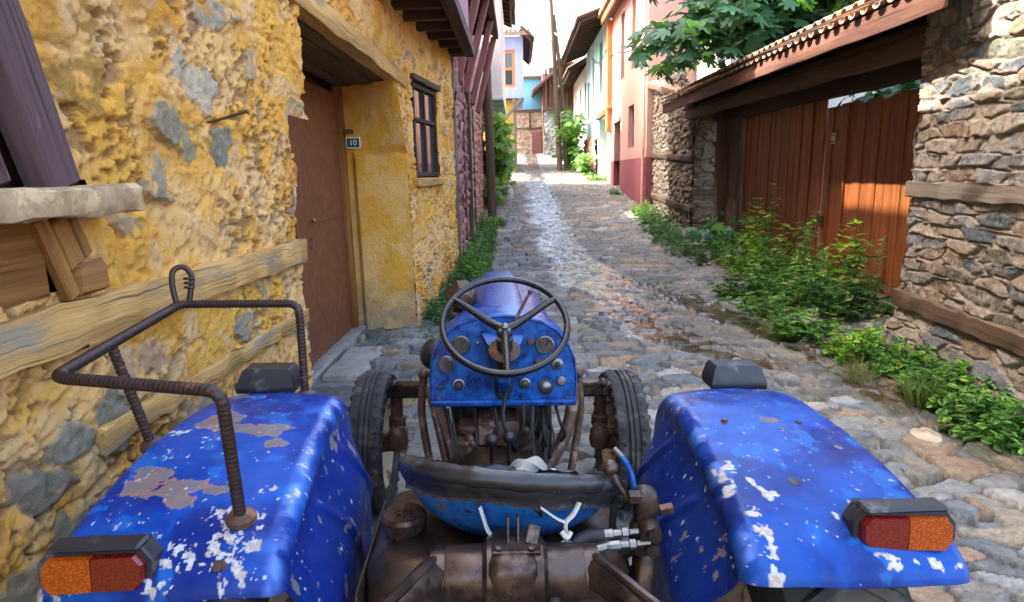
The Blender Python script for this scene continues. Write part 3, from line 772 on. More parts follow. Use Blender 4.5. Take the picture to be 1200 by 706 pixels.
# ------------------------------------------------------------------ stone wall beyond the gate
SW = thing('stone_wall', 'rubble stone wall between the plank gate and the salmon pink house', 'wall', (3.85, 16, 0))
def build_wall2():
    ys = np.arange(13.9, 18.3, .02); zs = np.arange(-.1, 4.3, .02)
    Y, Z = np.meshgrid(ys, zs, indexing='ij')
    d, c = masonry(Y, Z, 540, .26, .12, [(.13, .105, .078), (.105, .09, .07), (.15, .12, .085), (.08, .075, .068), (.12, .09, .065)], (.15, .12, .085), .05, .2)
    top = 3.55 + .75 * sst(14.2, 15.5, Y) + .08 * (fbm(Y * 5, Z * 0, 3, 4) - .5)
    grid_obj('wall', np.stack([3.83 - d - .06 * (18.3 - Y) * 0, Y, Z], -1), M['rubble'], SW, c, (Z < top)[:-1, :-1])
    xs = np.arange(3.80, 5.0, .015); X, Z = np.meshgrid(xs, np.arange(-.1, 3.6, .015), indexing='ij')
    d, c = masonry(X + 4, Z, 545, .34, .16, [(.20, .16, .11), (.17, .135, .09), (.13, .115, .09), (.21, .17, .12)], (.19, .15, .11), .035)
    grid_obj('wall_end', np.stack([X, 13.9 - d, Z], -1), M['rubble'], SW, c)
    b = MB(); b.box((3.86, 13.95, -.2), (4.9, 18.1, 3.5)); b.obj('wall_core', M['oldwood'], SW)
    for z in (.95, 2.05):
        b = MB(); b.beam((3.775, 13.84, z), (3.775, 18.2, z + .2), .09, .13, jit=.006, seg=12); b.obj('timber_band', M['darkwood'], SW)
    b = MB(); b.beam((3.8, 13.84, 1.35), (4.5, 13.84, 1.35), .07, .1, jit=.004, seg=4); b.beam((3.8, 13.84, .72), (4.5, 13.84, .72), .07, .09, jit=.004, seg=4); b.obj('timber_band', M['oldwood'], SW)
    b = MB()
    for k in range(16):
        y = 14.4 + .24 * k
        b.tube([(3.62, y, 3.42 + .05 * k * .9), (4.1, y + rng.normal(0, .03), 3.60 + .045 * k)], .085, 8, 1)
    b.obj('coping_tiles', M['tile'], SW)
build_wall2()

# ------------------------------------------------------------------ gate with tiled roof
CG = thing('courtyard_gate', 'wide red brown plank gate under a long tiled roof', 'gate', (4.3, 9.7, 0))
def build_gate():
    for nm, y0, y1, top in (('gate_leaf', 6.35, 9.28, 2.62), ('gate_leaf', 9.33, 12.55, 2.82)):
        b = MB(); y = y0
        while y < y1 - .05:
            w = min(rng.uniform(.14, .22), y1 - y)
            x = 4.42 + rng.normal(0, .006)
            b.beam((x, y + w / 2, .10 + rng.uniform(-.03, .03)), (x + rng.normal(0, .008), y + w / 2 + rng.normal(0, .004), top + rng.normal(0, .012)), .035, w - .010, (0, 1, 0), .005)
            y += w
        if y0 < 8:
            for z in (2.2, .5):
                y = y0 + .06
                while y < y1: b.lathe([(0, 0), (.011, 0), (.007, .006), (0, .008)], (4.402, y, z + rng.normal(0, .006)), (-1, 0, 0), 6); y += .09
        lf = b.obj(nm, M['gatewood'], CG)
        for z in (.5, 2.2): r = MB(); r.beam((4.46, y0, z), (4.46, y1, z), .04, .12); r.obj('ledge', M['gatewood'], lf)
        if y0 < 8:
            p = MB(); p.beam((4.392, 8.98, 2.19), (4.392, 9.10, 2.19), .006, .14, bev=.002); p = p.obj('number_plate', M['white_sign'], lf)
            q = MB(); q.beam((4.388, 8.99, 2.19), (4.388, 9.09, 2.19), .006, .12, bev=.002); q.obj('green_field', M['green_sign'], p)
            text_obj('number', '18', .085, (4.3835, 9.04, 2.19), (R(90), 0, R(-90)), M['white_sign'], p)
            l = MB(); l.box((4.36, 9.15, .95), (4.40, 9.28, 1.12), .006); l.tube([(4.34, 9.2, 1.15), (4.31, 9.25, 1.0), (4.34, 9.3, .9), (4.36, 9.25, .7)], .012, 8); l.obj('chain_lock', M['rust'], lf)
    for y, w, x in ((12.72, .26, 4.40), (13.35, .22, 4.22)):
        b = MB(); b.beam((x, y, -.1), (x, y, 3.0), .2, w, (0, 1, 0), .012, 12, .005); b.obj('post', M['oldwood'], CG)
    b = MB(); b.box((4.3, 12.85, -.1), (4.42, 13.25, 3.0)); b.obj('side_board', M['oldwood'], CG)
    b = MB(); b.beam((4.38, 5.6, 2.86), (4.38, 13.9, 2.92), .22, .28, jit=.006, seg=16); b.obj('lintel', M['darkwood'], CG)
    b = MB(); b.beam((3.72, 5.2, 2.86), (3.72, 14.1, 2.98), .16, .17, jit=.006, seg=18); b.beam((4.1, 5.7, 3.10), (4.1, 13.9, 3.16), .5, .05); b.obj('wall_plate', M['oldwood'], CG)
    b = MB(); b.beam((3.245, 5.1, 3.055), (3.245, 14.5, 3.14), .035, .19, jit=.003, seg=16); b.obj('fascia', M['fascia'], CG)
    b = MB(); b.box((4.46, 5.7, 3.0), (4.52, 13.9, 3.62)); b.obj('gable_board', M['darkwood'], CG)
    b = MB(); y = 5.3
    while y < 14.3: b.beam((3.28, y, 3.075 + (y - 5) * .009), (5.2, y, 3.72), .06, .09); y += .62
    b.beam((3.30, 9.8, 3.145), (5.2, 9.8, 3.79), 9.0, .02, (-.33, 0, 1)); b.obj('rafters', M['oldwood'], CG)
    # clay barrel tiles: courses of covers and pans
    b = MB(); sl = .335; y = 5.15; k = 0
    while y < 14.45:
        z0 = 3.185 + (y - 5) * .0095
        for c in range(5):
            xa = 3.14 + .40 * c + rng.normal(0, .012); xb = xa + .47
            for conv, dy, dz in ((-1, 0., .0), (1, .10, .045)):
                n = 7; r = .066; th = .013
                yy = y + dy + rng.normal(0, .008); tl = rng.normal(0, .01)
                rings = []
                for x, rr in ((xa + (.03 if conv < 0 else 0), r), (xb, r * .84)):
                    zc = z0 + dz + (x - 3.14) * sl + .012 * c + tl * (x - xa)
                    o_, i_ = [], []
                    for q in range(n):
                        a = PI * q / (n - 1)
                        o_.append((x, yy + rr * math.cos(a), zc + conv * rr * .72 * math.sin(a)))
                        i_.append((x, yy + (rr - th) * math.cos(a), zc + conv * (rr - th) * .72 * math.sin(a)))
                    rings.append(o_ + i_[::-1])
                b.loft(rings)
        y += .2
    b.obj('roof_tiles', M['tile'], CG)
build_gate()

# ------------------------------------------------------------------ salmon house on the right
PH = thing('salmon_house', 'salmon pink house with a maroon plinth and a dark open doorway', 'house', (3.6, 21.5, .7))
b = MB()
ops = [(1.95, 3.0, 2.55, 3.85), (4.55, 6.0, .5, 3.55), (1.9, 2.55, 4.9, 7.0), (3.9, 4.65, 4.9, 7.0)]
facade(b, (3.6, 18.1, 0), (0, 1, 0), 6.9, 2.20, 7.4, [(a, c, max(d, 2.2), e) for a, c, d, e in ops], (1, 0, 0), .28)
facade(b, (3.6, 18.1, 0), (1, 0, 0), 5., 0, 7.4, [], (0, 1, 0))
b.box((4.0, 18.15, 0), (8.6, 25, 7.3)); b.obj('wall', M['salmon'], PH, smooth=False)
b = MB(); facade(b, (3.585, 18.09, 0), (0, 1, 0), 6.93, .2, 2.2, [(4.56, 6.01, .2, 2.2)], (1, 0, 0), .3); b.add([(3.585, 18.09, .2), (3.9, 18.09, .2), (3.9, 18.09, 2.2), (3.585, 18.09, 2.2)], [[0, 1, 2, 3]]); b.add([(3.585, 18.09, 2.2), (3.585, 25.02, 2.2), (3.6, 25.02, 2.2), (3.6, 18.09, 2.2)], [[0, 1, 2, 3]]); b.obj('plinth', M['maroon'], PH, smooth=False)
b = MB(); b.box((3.88, 22.5, .5), (3.94, 24.3, 3.6)); b.obj('door', M['darkwood'], PH)
b = MB(); b.beam((3.62, 22.6, 3.62), (3.62, 24.2, 3.62), .12, .16); b.obj('door_lintel', M['greywood'], PH)
build_window(PH, (3.78, 20.06, 2.55), (0, 1, 0), 1.02, 1.3, .09, M['oldwood'], M['glass'], 2, .5)
build_window(PH, (3.75, 20.02, 4.9), (0, 1, 0), .62, 2.1, .07, M['pinkwood'], M['glass'], 2, .3)
build_window(PH, (3.75, 22.02, 4.9), (0, 1, 0), .72, 2.1, .07, M['pinkwood'], M['glass'], 2, .3)
b = MB(); b.tube([(3.53, 18.22, .9), (3.53, 18.22, 6.8), (3.45, 18.3, 7.1)], .045, 8); b.obj('downpipe', M['salmon'], PH)
M['orange'] = mat_plain('orange_paint', (.62, .20, .05), .6, 0, .15, 8)
b = MB(); b.box((3.42, 24.75, 3.3), (3.62, 25.15, 7.3)); b.box((3.40, 24.6, 4.15), (3.64, 25.25, 4.25)); b.obj('corner_board', M['orange'], PH)
b = MB(); b.beam((3.25, 18.0, 7.35), (3.25, 25.2, 7.35), .08, .22); b.obj('eave_board', M['orange'], PH)
b = MB(); b.beam((5.7, 17.8, 7.55), (5.7, 25.3, 7.55), 5.2, .14); b.obj('roof', M['tile'], PH)

# pale house behind the fig
GH = thing('grey_house', 'pale grey rendered house partly hidden behind the fig leaves', 'house', (7, 16, 0))
b = MB(); b.box((4.9, 15.2, -.2), (11, 18.0, 6.2)); b.obj('wall', M['grey'], GH)
b = MB(); b.beam((8, 14.9, 6.3), (8, 18.2, 6.3), 6.8, .16); b.obj('roof', M['tile'], GH)
b = MB(); b.box((5.4, 15.16, 3.0), (6.2, 15.22, 4.2)); b.obj('window', M['glass'], GH)

# ------------------------------------------------------------------ turquoise house
def eave(parent, x0, x1, y0, y1, z0, z1, side=1, mat=None, tile=None, n=None):
    """overhanging eave: rafters, fascia, boards and tile slab; x0 outer edge, x1 wall"""
    b = MB(); n = n or int((y1 - y0) / .55)
    for k in range(n + 1):
        y = y0 + (y1 - y0) * k / n
        b.beam((x0, y, z0), (x1, y, z1), .08, .12)
    b.beam((x0, y0, z0 + .02), (x0, y1, z0 + .02), .06, .16, jit=.005, seg=8)
    b.beam(((x0 + x1) / 2 - .05 * side, y0 - .1, (z0 + z1) / 2 + .12), ((x0 + x1) / 2 - .05 * side, y1 + .1, (z0 + z1) / 2 + .12), abs(x1 - x0) + .3, .07, (-(z1 - z0) / (x1 - x0), 0, 1), jit=.01, seg=14)
    b.obj('rafters', mat or M['darkwood'], parent); b = MB()
    for k in range(int((y1 - y0) / .25)):
        y = y0 + .25 * k; b.tube([(x0 - .12 * side, y, z0 + .12), (x1, y, z1 + .17)], .07, 6, 1)
    b.obj('roof', tile or M['tile'], parent)
TH = thing('turquoise_house', 'turquoise limewashed house with painted sunlit patches and deep rafter eaves', 'house', (3.6, 29, 1.3))
b = MB()
facade(b, (3.6, 25.15, 0), (0, 1, 0), 8.6, 1.0, 7.9, [(.75, 3.3, 1.1, 4.05), (2.4, 3.4, 5.0, 7.2), (5.2, 6.0, 4.8, 6.9), (7.2, 8.0, 4.6, 6.2)], (1, 0, 0), .25)
b.box((4.5, 25.2, .9), (9, 33.7, 7.7)); b.obj('wall', M['turq'], TH, smooth=False)
b = MB(); b.box((3.62, 25.3, .9), (4.45, 25.88, 4.0)); b.box((4.4, 25.3, .9), (4.48, 28.6, 4.0)); b.box((3.7, 28.48, .9), (4.45, 28.6, 4.0)); b.obj('niche', M['white'], TH)
b = MB(); b.beam((3.55, 25.6, 4.15), (3.55, 28.7, 4.15), .2, .2, jit=.01, seg=5); b.obj('niche_lintel', M['oldwood'], TH)
for u, z, w, h in ((2.4, 5.0, 1., 2.2), (5.2, 4.8, .8, 2.1), (7.2, 4.6, .8, 1.6)): build_window(TH, (3.74, 25.15 + u, z), (0, 1, 0), w, h, .11, M['greywood'], M['glass'], 2, .4)
xs = np.arange(29.0, 33.7, .05); Yg, Zg = np.meshgrid(xs, np.arange(.9, 3.5, .05), indexing='ij'); d, c = masonry(Yg, Zg, 610, .34, .2, [(.36, .14, .11), (.42, .20, .15), (.30, .15, .12)], (.5, .36, .3), .08)
grid_obj('stone_base', np.stack([3.55 - d, Yg, Zg], -1), M['rubble'], TH, c)
eave(TH, 2.45, 3.6, 25.0, 34.0, 7.35, 7.75, 1)
WH = thing('white_house', 'long sunlit whitewashed house beyond the turquoise one, on the right', 'house', (3.8, 42, 2))
b = MB(); facade(b, (3.75, 33.9, 0), (0, 1, 0), 12.5, 1.5, 7.6, [(1.2, 2.1, 5.0, 6.6), (4.0, 4.9, 5.0, 6.6), (7.0, 8.0, 5.0, 6.6), (3.0, 4.0, 2.0, 4.2)], (1, 0, 0), .2)
b.box((4.0, 33.95, 1.5), (9, 46.3, 7.5)); b.obj('wall', M['white'], WH, smooth=False)
for u in (1.2, 4.0, 7.0): build_window(WH, (3.88, 33.9 + u, 5.0), (0, 1, 0), .9, 1.6, .1, M['oldwood'], M['glass'], 2, .4)
eave(WH, 2.8, 3.75, 34.2, 46.4, 7.0, 7.5, 1)

# ------------------------------------------------------------------ pink stone house on the left
KH = thing('pink_stone_house', 'pink washed rubble stone house with timber braces under its overhang, left', 'house', (-1.0, 14, .3))
def build_pink():
    Y, Z = np.meshgrid(np.arange(9.68, 20.5, .026), np.arange(.0, 5.5, .026), indexing='ij')
    d, c = masonry(Y, Z, 700, .30, .17, [(.40, .15, .15), (.46, .20, .18), (.34, .13, .14), (.50, .25, .22)], (.48, .24, .21), .06, .25)
    up = sst(3.6, 4.0, Z); d = d * (1 - .7 * up); c[..., :3] = mixc(c[..., :3], (.55, .28, .24), up * .8)
    far = sst(13.2, 13.5, Y); c[..., :3] = mixc(c[..., :3], (.52, .30, .24), far * .7)
    X = np.interp(Y, [9.6, 13, 20.5], [-.98, -1.08, -1.12]) + d
    grid_obj('wall', np.stack([X, Y, Z], -1), M['rubble'], KH, c)
    b = MB(); b.box((-6, 9.7, -.2), (-1.15, 20.4, 5.4)); b.obj('wall_core', M['upper'], KH)
    b = MB(); b.box((-5, 10.6, 5.36), (-.50, 17.0, 8.6)); b.obj('overhang', M['upper'], KH)
    b = MB(); b.beam((-.5, 10.5, 5.28), (-.5, 17.05, 5.28), .14, .16)
    for k in range(10): b.beam((-1.1, 10.7 + .65 * k, 5.27), (-.55, 10.7 + .65 * k, 5.27), .1, .12)
    b.beam((-.82, 10.5, 5.34), (-.82, 17.0, 5.34), .6, .03); b.obj('overhang_joists', M['darkwood'], KH)
    for y, dy in ((11.1, .5), (12.7, .6), (14.6, .5), (16.6, .4)):
        b = MB(); b.beam((-1.0, y, 3.35), (-.55, y + dy, 5.22), .13, .14, (0, 1, 0), .015, 6, .006); b.obj('brace', M['pinkwood'], KH)
    for y in (11.7, 13.3): b = MB(); b.beam((-1.0, y, .2), (-1.0, y, 5.2), .1, .14, (0, 1, 0), .01, 10, .005); b.obj('timber_post', M['oldwood'], KH)
    b = MB(); b.beam((-2.6, 9.9, 8.7), (-2.6, 17.3, 8.7), 4.8, .14); b.obj('roof', M['tile'], KH)
    b = MB(); b.beam((-1.02, 15, .3), (-1.02, 15, 3.4), .03, .12, (0, 1, 0)); b.obj('downpipe', M['oldwood'], KH)
build_pink()
LW = thing('white_bay_house', 'house with a white bay hanging over the lane behind the wooden post, left', 'house', (-1.2, 23, 1.2))
b = MB(); b.box((-5, 20.6, .5), (-1.5, 27.4, 4.5)); b.obj('wall', M['grey'], LW)
b = MB(); facade(b, (-.42, 19.6, 0), (0, 1, 0), 6.0, 4.1, 7.6, [(.9, 1.7, 5.2, 6.8), (3.2, 4.0, 5.2, 6.8)], (-1, 0, 0), .2); b.box((-5, 19.62, 4.12), (-.66, 25.6, 7.55)); facade(b, (-5, 19.6, 0), (1, 0, 0), 4.58, 4.1, 7.6, [], (0, 1, 0)); b.obj('bay', M['white'], LW, smooth=False)
b = MB(); b.beam((-.7, 19.55, 4.05), (-.7, 25.7, 4.05), .6, .1); b.obj('bay_sill', M['turq'], LW)
for u in (.9, 3.2): build_window(LW, (-.56, 19.6 + u, 5.2), (0, 1, 0), .8, 1.6, .1, M['turq'], M['glass'], 2, .4)
eave(LW, -.15, -.7, 19.4, 25.8, 7.4, 7.65, -1)
b = MB(); b.box((-5, 19.7, 7.55), (-.9, 23.3, 9.9)); b.obj('shade_wall', M['white'], LW)  # unseen block added above the bay to shade the salmon house
b = MB(); b.beam((-2.8, 19.4, 10.0), (-2.8, 23.6, 10.0), 5.2, .14); b.obj('shade_roof', M['tile'], LW)  # top of the added shade block, out of view
b = MB()
for y in (20.4, 22.4, 25): b.beam((-1.5, y, 3.2), (-.75, y, 4.42), .12, .12, (0, 1, 0))
b.box((-1.5, 20.6, 3.8), (-.9, 25.4, 3.98)); b.obj('bay_braces', M['oldwood'], LW)

# ------------------------------------------------------------------ houses at the end of the lane
LH = thing('lavender_house', 'lavender blue house with an orange framed window, far left of the lane', 'house', (-.8, 33, 2))
b = MB(); facade(b, (-4, 31.5, 0), (1, 0, 0), 4.35, 5.4, 8.2, [(3.05, 3.95, 5.9, 7.6)], (0, 1, 0), .2); facade(b, (.35, 31.5, 0), (0, 1, 0), 6, 5.4, 8.2, [], (-1, 0, 0)); b.box((-4, 31.8, 5.42), (.3, 37.4, 8.1)); b.obj('upper_wall', M['lilac'], LH, smooth=False)
b = MB(); b.box((-4, 31.9, 1.5), (-.05, 37.2, 5.38)); b.obj('wall', M['ochreplaster'], LH)
build_window(LH, (-.95, 31.62, 5.9), (1, 0, 0), .9, 1.7, .13, M['orange'], M['glass'], 1, .5)
b = MB(); b.beam((-.6, 31.4, 4.4), (.25, 31.4, 5.35), .14, .14); b.beam((-.1, 31.45, 1.7), (-.1, 31.45, 5.4), .16, .16, (0, 1, 0)); b.obj('brace', M['greywood'], LH)
eave(LH, .75, .25, 31.0, 37.5, 7.9, 8.35, -1)
b = MB()
for k in range(24): b.tube([(-4 + .2 * k, 30.95, 8.32), (-4 + .2 * k, 32, 8.75)], .07, 6, 1)
b.beam((-4, 31.0, 8.22), (.75, 31.0, 8.22), .1, .16); b.obj('gable_eave', M['tile'], LH)
BH = thing('blue_house', 'sky blue house over a brown stone ground floor closing the lane', 'house', (1, 47, 3))
b = MB(); b.box((-2.5, 46.3, 6.3), (1.75, 53, 8.4)); b.obj('upper_wall', M['blueplaster'], BH)
Xg, Zg = np.meshgrid(np.arange(-2.5, 2.2, .06), np.arange(2.6, 6.4, .06), indexing='ij'); d, c = masonry(Xg, Zg, 800, .4, .2, [(.42, .30, .2), (.36, .24, .16), (.46, .34, .24)], (.44, .33, .23), .06)
grid_obj('stone_base', np.stack([Xg, 46.5 - d, Zg], -1), M['rubble'], BH, c)
b = MB(); b.box((-2.5, 46.55, 2.6), (2.2, 52, 6.3)); b.obj('wall_core', M['oldwood'], BH)
b = MB(); b.box((1.05, 46.36, 3.1), (1.75, 46.46, 4.75)); b.obj('door', M['pinkwood'], BH)
b = MB(); b.beam((-2.5, 46.38, 6.2), (2.1, 46.38, 6.2), .1, .16); b.beam((-2.5, 46.38, 5.0), (2.1, 46.38, 5.0), .06, .1); b.beam((.9, 46.38, 4.9), (.9, 46.38, 6.2), .08, .1, (1, 0, 0)); b.obj('timber_band', M['oldwood'], BH)
b = MB(); b.beam((-.4, 46.0, 8.45), (-.4, 53, 8.9), 5.0, .12)
for k in range(24): b.tube([(-2.8 + .2 * k, 45.9, 8.52), (-2.8 + .2 * k, 48, 8.75)], .07, 6, 1)
b.obj('roof', M['tile'], BH)
NH = thing('timber_house', 'brown timber house over a dark grey stone base at the lane end', 'house', (3, 45, 3))
Xg, Zg = np.meshgrid(np.arange(1.85, 4.6, .06), np.arange(2.6, 6.1, .06), indexing='ij'); d, c = masonry(Xg, Zg, 820, .35, .2, [(.10, .11, .12), (.14, .15, .16), (.18, .18, .18)], (.16, .16, .16), .06)
grid_obj('stone_base', np.stack([Xg, 44.0 + .5 * (2.4 - Xg) - d, Zg], -1), M['rubble'], NH, c)
b = MB(); b.box((2.0, 45.4, 2.6), (6, 50, 8.4)); b.obj('wall_core', M['oldwood'], NH)
b = MB(); b.box((1.75, 43.6, 6.0), (2.15, 49, 8.3)); b.box((2.15, 43.2, 6.0), (4.4, 43.5, 8.6)); b.obj('upper_wall', M['fascia'], NH)
b = MB()
for x in (1.95, 2.45, 3.3): b.beam((x, 43.1, 6.0), (x, 43.1, 8.5), .14, .14, (1, 0, 0))
b.beam((1.7, 43.12, 6.05), (4.4, 43.12, 6.05), .12, .18); b.beam((1.78, 43.3, 3), (1.78, 45, 6), .1, .1); b.obj('timber_frame', M['oldwood'], NH)
build_window(NH, (2.5, 43.1, 6.7), (1, 0, 0), .8, 1.4, .1, M['oldwood'], M['glass'], 2, .4)
b = MB(); b.box((2.95, 43.68, 4.0), (3.5, 43.76, 5.0), .02); b.obj('window', M['darkwood'], NH)
b = MB(); b.beam((1.95, 42.3, 7.8), (1.95, 48, 7.9), 2.3, .14, (-.9, 0, 1.1)); b.beam((3.7, 42.0, 8.65), (3.7, 48, 8.75), 2.2, .14, (.25, 0, 1)); b.obj('roof', M['fascia'], NH)

# ------------------------------------------------------------------ poles and wires
def solo(b, name, mat, label, cat, group=None, sharp=40):
    o = b.obj(name, mat, None, sharp); return tag(o, label, cat, group)
b = MB(); b.tube([(-.74, 17.6, .4), (-.76, 17.6, 3), (-.78, 17.6, 5.25)], [.125, .115, .10], 12)
solo(b, 'wooden_post', M['oldwood'], 'thick round wooden post under the overhang of the pink stone house', 'post')
UP = thing('utility_pole', 'tall grey wooden utility pole with a street lamp, right of the lane', 'utility pole', (2.05, 32, 2))
b = MB(); b.tube([(2.1, 32, 1.6), (1.92, 32, 6), (1.68, 32, 10.6)], [.14, .12, .09], 10); b.obj('pole', M['oldwood'], UP)
b = MB(); b.tube([(2.45, 32.2, 1.8), (2.2, 32.1, 6), (1.85, 32, 9.2)], [.11, .10, .08], 10); b.obj('strut', M['oldwood'], UP)
b = MB(); b.tube([(1.8, 32, 8.0), (1.3, 31.9, 8.25), (.95, 31.8, 8.2)], .03, 6); arm = b.obj('lamp_arm', M['metalgrey'], UP)
b = MB(); b.tube([(1.05, 31.82, 8.2), (.8, 31.75, 8.17), (.55, 31.7, 8.14)], [.05, .10, .05], 8, flat=.5); b.obj('lamp_head', M['metalgrey'], arm)
b = MB(); b.beam((1.45, 32, 9.9), (2.0, 32, 9.9), .08, .08)
for x in (1.5, 1.75, 1.95): b.lathe([(.02, 0), (.05, .05), (.03, .1), (.05, .14), (0, .16)], (x, 32, 9.95), n=8)
b.obj('crossarm', M['greywood'], UP)
def cable(a, c, sag, r, mat, label, nm='overhead_cable', grp='overhead cables'):
    a = np.array(a, float); c = np.array(c, float); b = MB()
    b.tube([a + (c - a) * t - np.array([0, 0, sag * 4 * t * (1 - t)]) for t in np.linspace(0, 1, 14)], r, 6, 2)
    return solo(b, nm, mat, label, 'cable', grp)
cable((1.68, 32, 10.3), (-1.0, 22, 9.9), .25, .018, M['cable'], 'thin dark wire running left from the pole top across the sky')
cable((1.72, 32, 10.2), (3.3, 25, 9.3), .3, .018, M['cable'], 'thin dark wire from the pole top to the turquoise eave')
cable((1.9, 32, 8.4), (2.5, 26.5, 9.6), .9, .03, M['wcable'], 'thick pale cable looping from the utility pole to the eave')
cable((3.4, 24.9, 6.3), (3.45, 30, 6.9), .35, .02, M['cable'], 'dark wire drooping along the turquoise wall')
cable((1.6, 32, 9.4), (.2, 33, 8.6), .3, .018, M['cable'], 'thin wire from the pole to the lavender house')
cable((2.9, 19, 10.2), (2.35, 27, 7.9), .2, .02, M['cable'], 'dark wire rising past the salmon house eave')
# ------------------------------------------------------------------ the tractor
TR = thing('tractor', 'old blue tractor with worn paint, parked in the lane in the foreground', 'tractor', (-.063, 1.5, 0), (0, R(1.5), R(2.7)), world=False)
def mat_paint(name, attr, c1=(.004, .030, .40), c2=(.010, .085, .60), chip=.66, white=.80):
    m, nt, bs = newmat(name); t = NT(nt); co = t.obco()
    f = t.noise(co, 6, 6, .65, .3); hi = t.noise(co, 110, 6, .75, .2); md = t.noise(co, 17, 8, .75, .3)
    if attr:
        a = t.attr('Col'); base = a.outputs['Color']; rg = a.outputs['Alpha']
        base = t.mix(1., base, t.ramp(f, [(.3, .85), (.7, 1.12)]), 'MULTIPLY')
        w = t.ramp(hi, [(white, 0.), (white + .02, 1.)])
        c = t.mix(w, base, (.62, .64, .66)); r = t.mix(w, rg, .7)
    else:
        base = t.mix(t.ramp(md, [(.40, 0.), (.62, 1.)]), c1, c2)
        w = t.ramp(md, [(chip, 0.), (chip + .015, 1.)])
        c = t.mix(w, base, (.10, .05, .032)); r = t.mix(w, .3, .75)
        w2 = t.ramp(hi, [(white, 0.), (white + .02, 1.)])
        c = t.mix(w2, c, (.45, .48, .52))
    sm = t.ramp(t.noise(co, 25, 5, .7), [(.35, .0), (.8, .13)])
    c = t.mix(sm, c, (.10, .10, .12))
    t.l(c, bs.inputs['Base Color'])
    rr = t.mix(1., r, t.ramp(md, [(.3, .75), (.7, 1.35)]), 'MULTIPLY'); t.l(rr, bs.inputs['Roughness'])
    bs.inputs['Specular IOR Level'].default_value = .38; bs.inputs['Specular Tint'].default_value = (.40, .60, 1, 1)
    t.bump(t.mth('ADD', t.noise(co, 5, 3, .5), t.mth('MULTIPLY', w, -.05)), .12, .02, bs)
    return m
M['paint'] = mat_paint('worn_blue_paint', True)
M['paint2'] = mat_paint('chipped_blue_paint', False, (.003, .011, .10), (.005, .12, .44), .645, .70)
M['hood'] = mat_paint('faded_hood_paint', False, (.009, .022, .14), (.018, .050, .24), .70, .70)
M['hood'].node_tree.nodes['Principled BSDF'].inputs['Specular IOR Level'].default_value = .25
M['seatpaint'] = mat_paint('seat_blue_paint', False, (.004, .045, .19), (.008, .12, .36), .60, .72)
M['rubber'] = mat_plain('tyre_rubber', (.028, .028, .028), .75, 0, .35, 14, .3, .35, (.075, .068, .058), .56)
M['black'] = mat_plain('black_plastic', (.014, .015, .017), .42, 0, .3, 14, .1, .5, (.07, .07, .075), .62)
M['rim'] = mat_plain('cream_rim_paint', (.50, .40, .29), .6, 0, .25, 12, .2, .4, (.14, .07, .04), .55)
M['iron'] = mat_plain('oily_cast_iron', (.036, .026, .020), .40, .5, .45, 16, .35, .5, (.095, .052, .030), .56)
M['iron2'] = mat_plain('worn_brown_casting', (.080, .054, .042), .34, .6, .45, 13, .35, .5, (.040, .025, .019), .50)
M['rebar'] = mat_plain('rusty_rebar', (.045, .027, .023), .5, .45, .3, 30, .2, .5, (.14, .07, .045), .64)
M['steel'] = mat_plain('bright_steel', (.20, .19, .18), .35, .8, .2, 20, .1, .5, (.16, .11, .08), .60)
M['vinyl'] = mat_plain('black_vinyl', (.016, .016, .018), .33, 0, .3, 9, .35, .5, (.05, .05, .055), .60, bdist=.01)
M['strap'] = mat_plain('white_tape', (.44, .43, .40), .8, 0, .2, 40, .4, .2)
M['pipe'] = mat_plain('brown_pipe', (.10, .056, .036), .5, .3, .35, 22, .2, .4, (.30, .20, .14), .58)
M['gaugeface'] = mat_plain('gauge_face', (.030, .034, .036), .12, 0, .3, 40, 0, .6, (.2, .2, .19), .64)
def mat_lens(name, c):
    m, nt, bs = newmat(name); t = NT(nt); co = t.obco()
    ch = t.n('ShaderNodeTexVoronoi'); ch.inputs['Scale'].default_value = 210; t.l(co, ch.inputs['Vector'])
    k = t.ramp(ch.outputs['Distance'], [(.05, 1.25), (.6, .55)])
    t.l(t.mix(1., (*c, 1), k, 'MULTIPLY'), bs.inputs['Base Color']); bs.inputs['Roughness'].default_value = .22
    bs.inputs['Coat Weight'].default_value = .4; bs.inputs['Coat Roughness'].default_value = .15
    t.bump(ch.outputs['Distance'], .2, .002, bs); return m
M['red'] = mat_lens('red_lens', (.17, .005, .004)); M['amber'] = mat_lens('amber_lens', (.42, .070, .003))

FP = np.array([(-.372, .968), (-.366, .985), (-.35, 1.005), (-.30, 1.036), (-.20, 1.070), (-.05, 1.102), (.12, 1.12), (.30, 1.12), (.43, 1.10), (.51, 1.06), (.555, 1.0), (.575, .92), (.58, .82), (.575, .70), (.56, .58)])
def smooth_path(P, n):
    q = []; ex = np.vstack([2 * P[0] - P[1], P, 2 * P[-1] - P[-2]])
    for i in range(len(P) - 1):
        a, b_, c, d = ex[i:i + 4]
        for k in range(8):
            t = k / 8; q.append(.5 * (2 * b_ + (c - a) * t + (2 * a - 5 * b_ + 4 * c - d) * t * t + (3 * b_ - a - 3 * c + d) * t ** 3))
    q.append(P[-1]); q = np.array(q); s = np.r_[0, np.cumsum(np.linalg.norm(np.diff(q, axis=0), axis=1))]
    t = np.linspace(0, s[-1], n); return np.stack([np.interp(t, s, q[:, k]) for k in range(2)], 1)
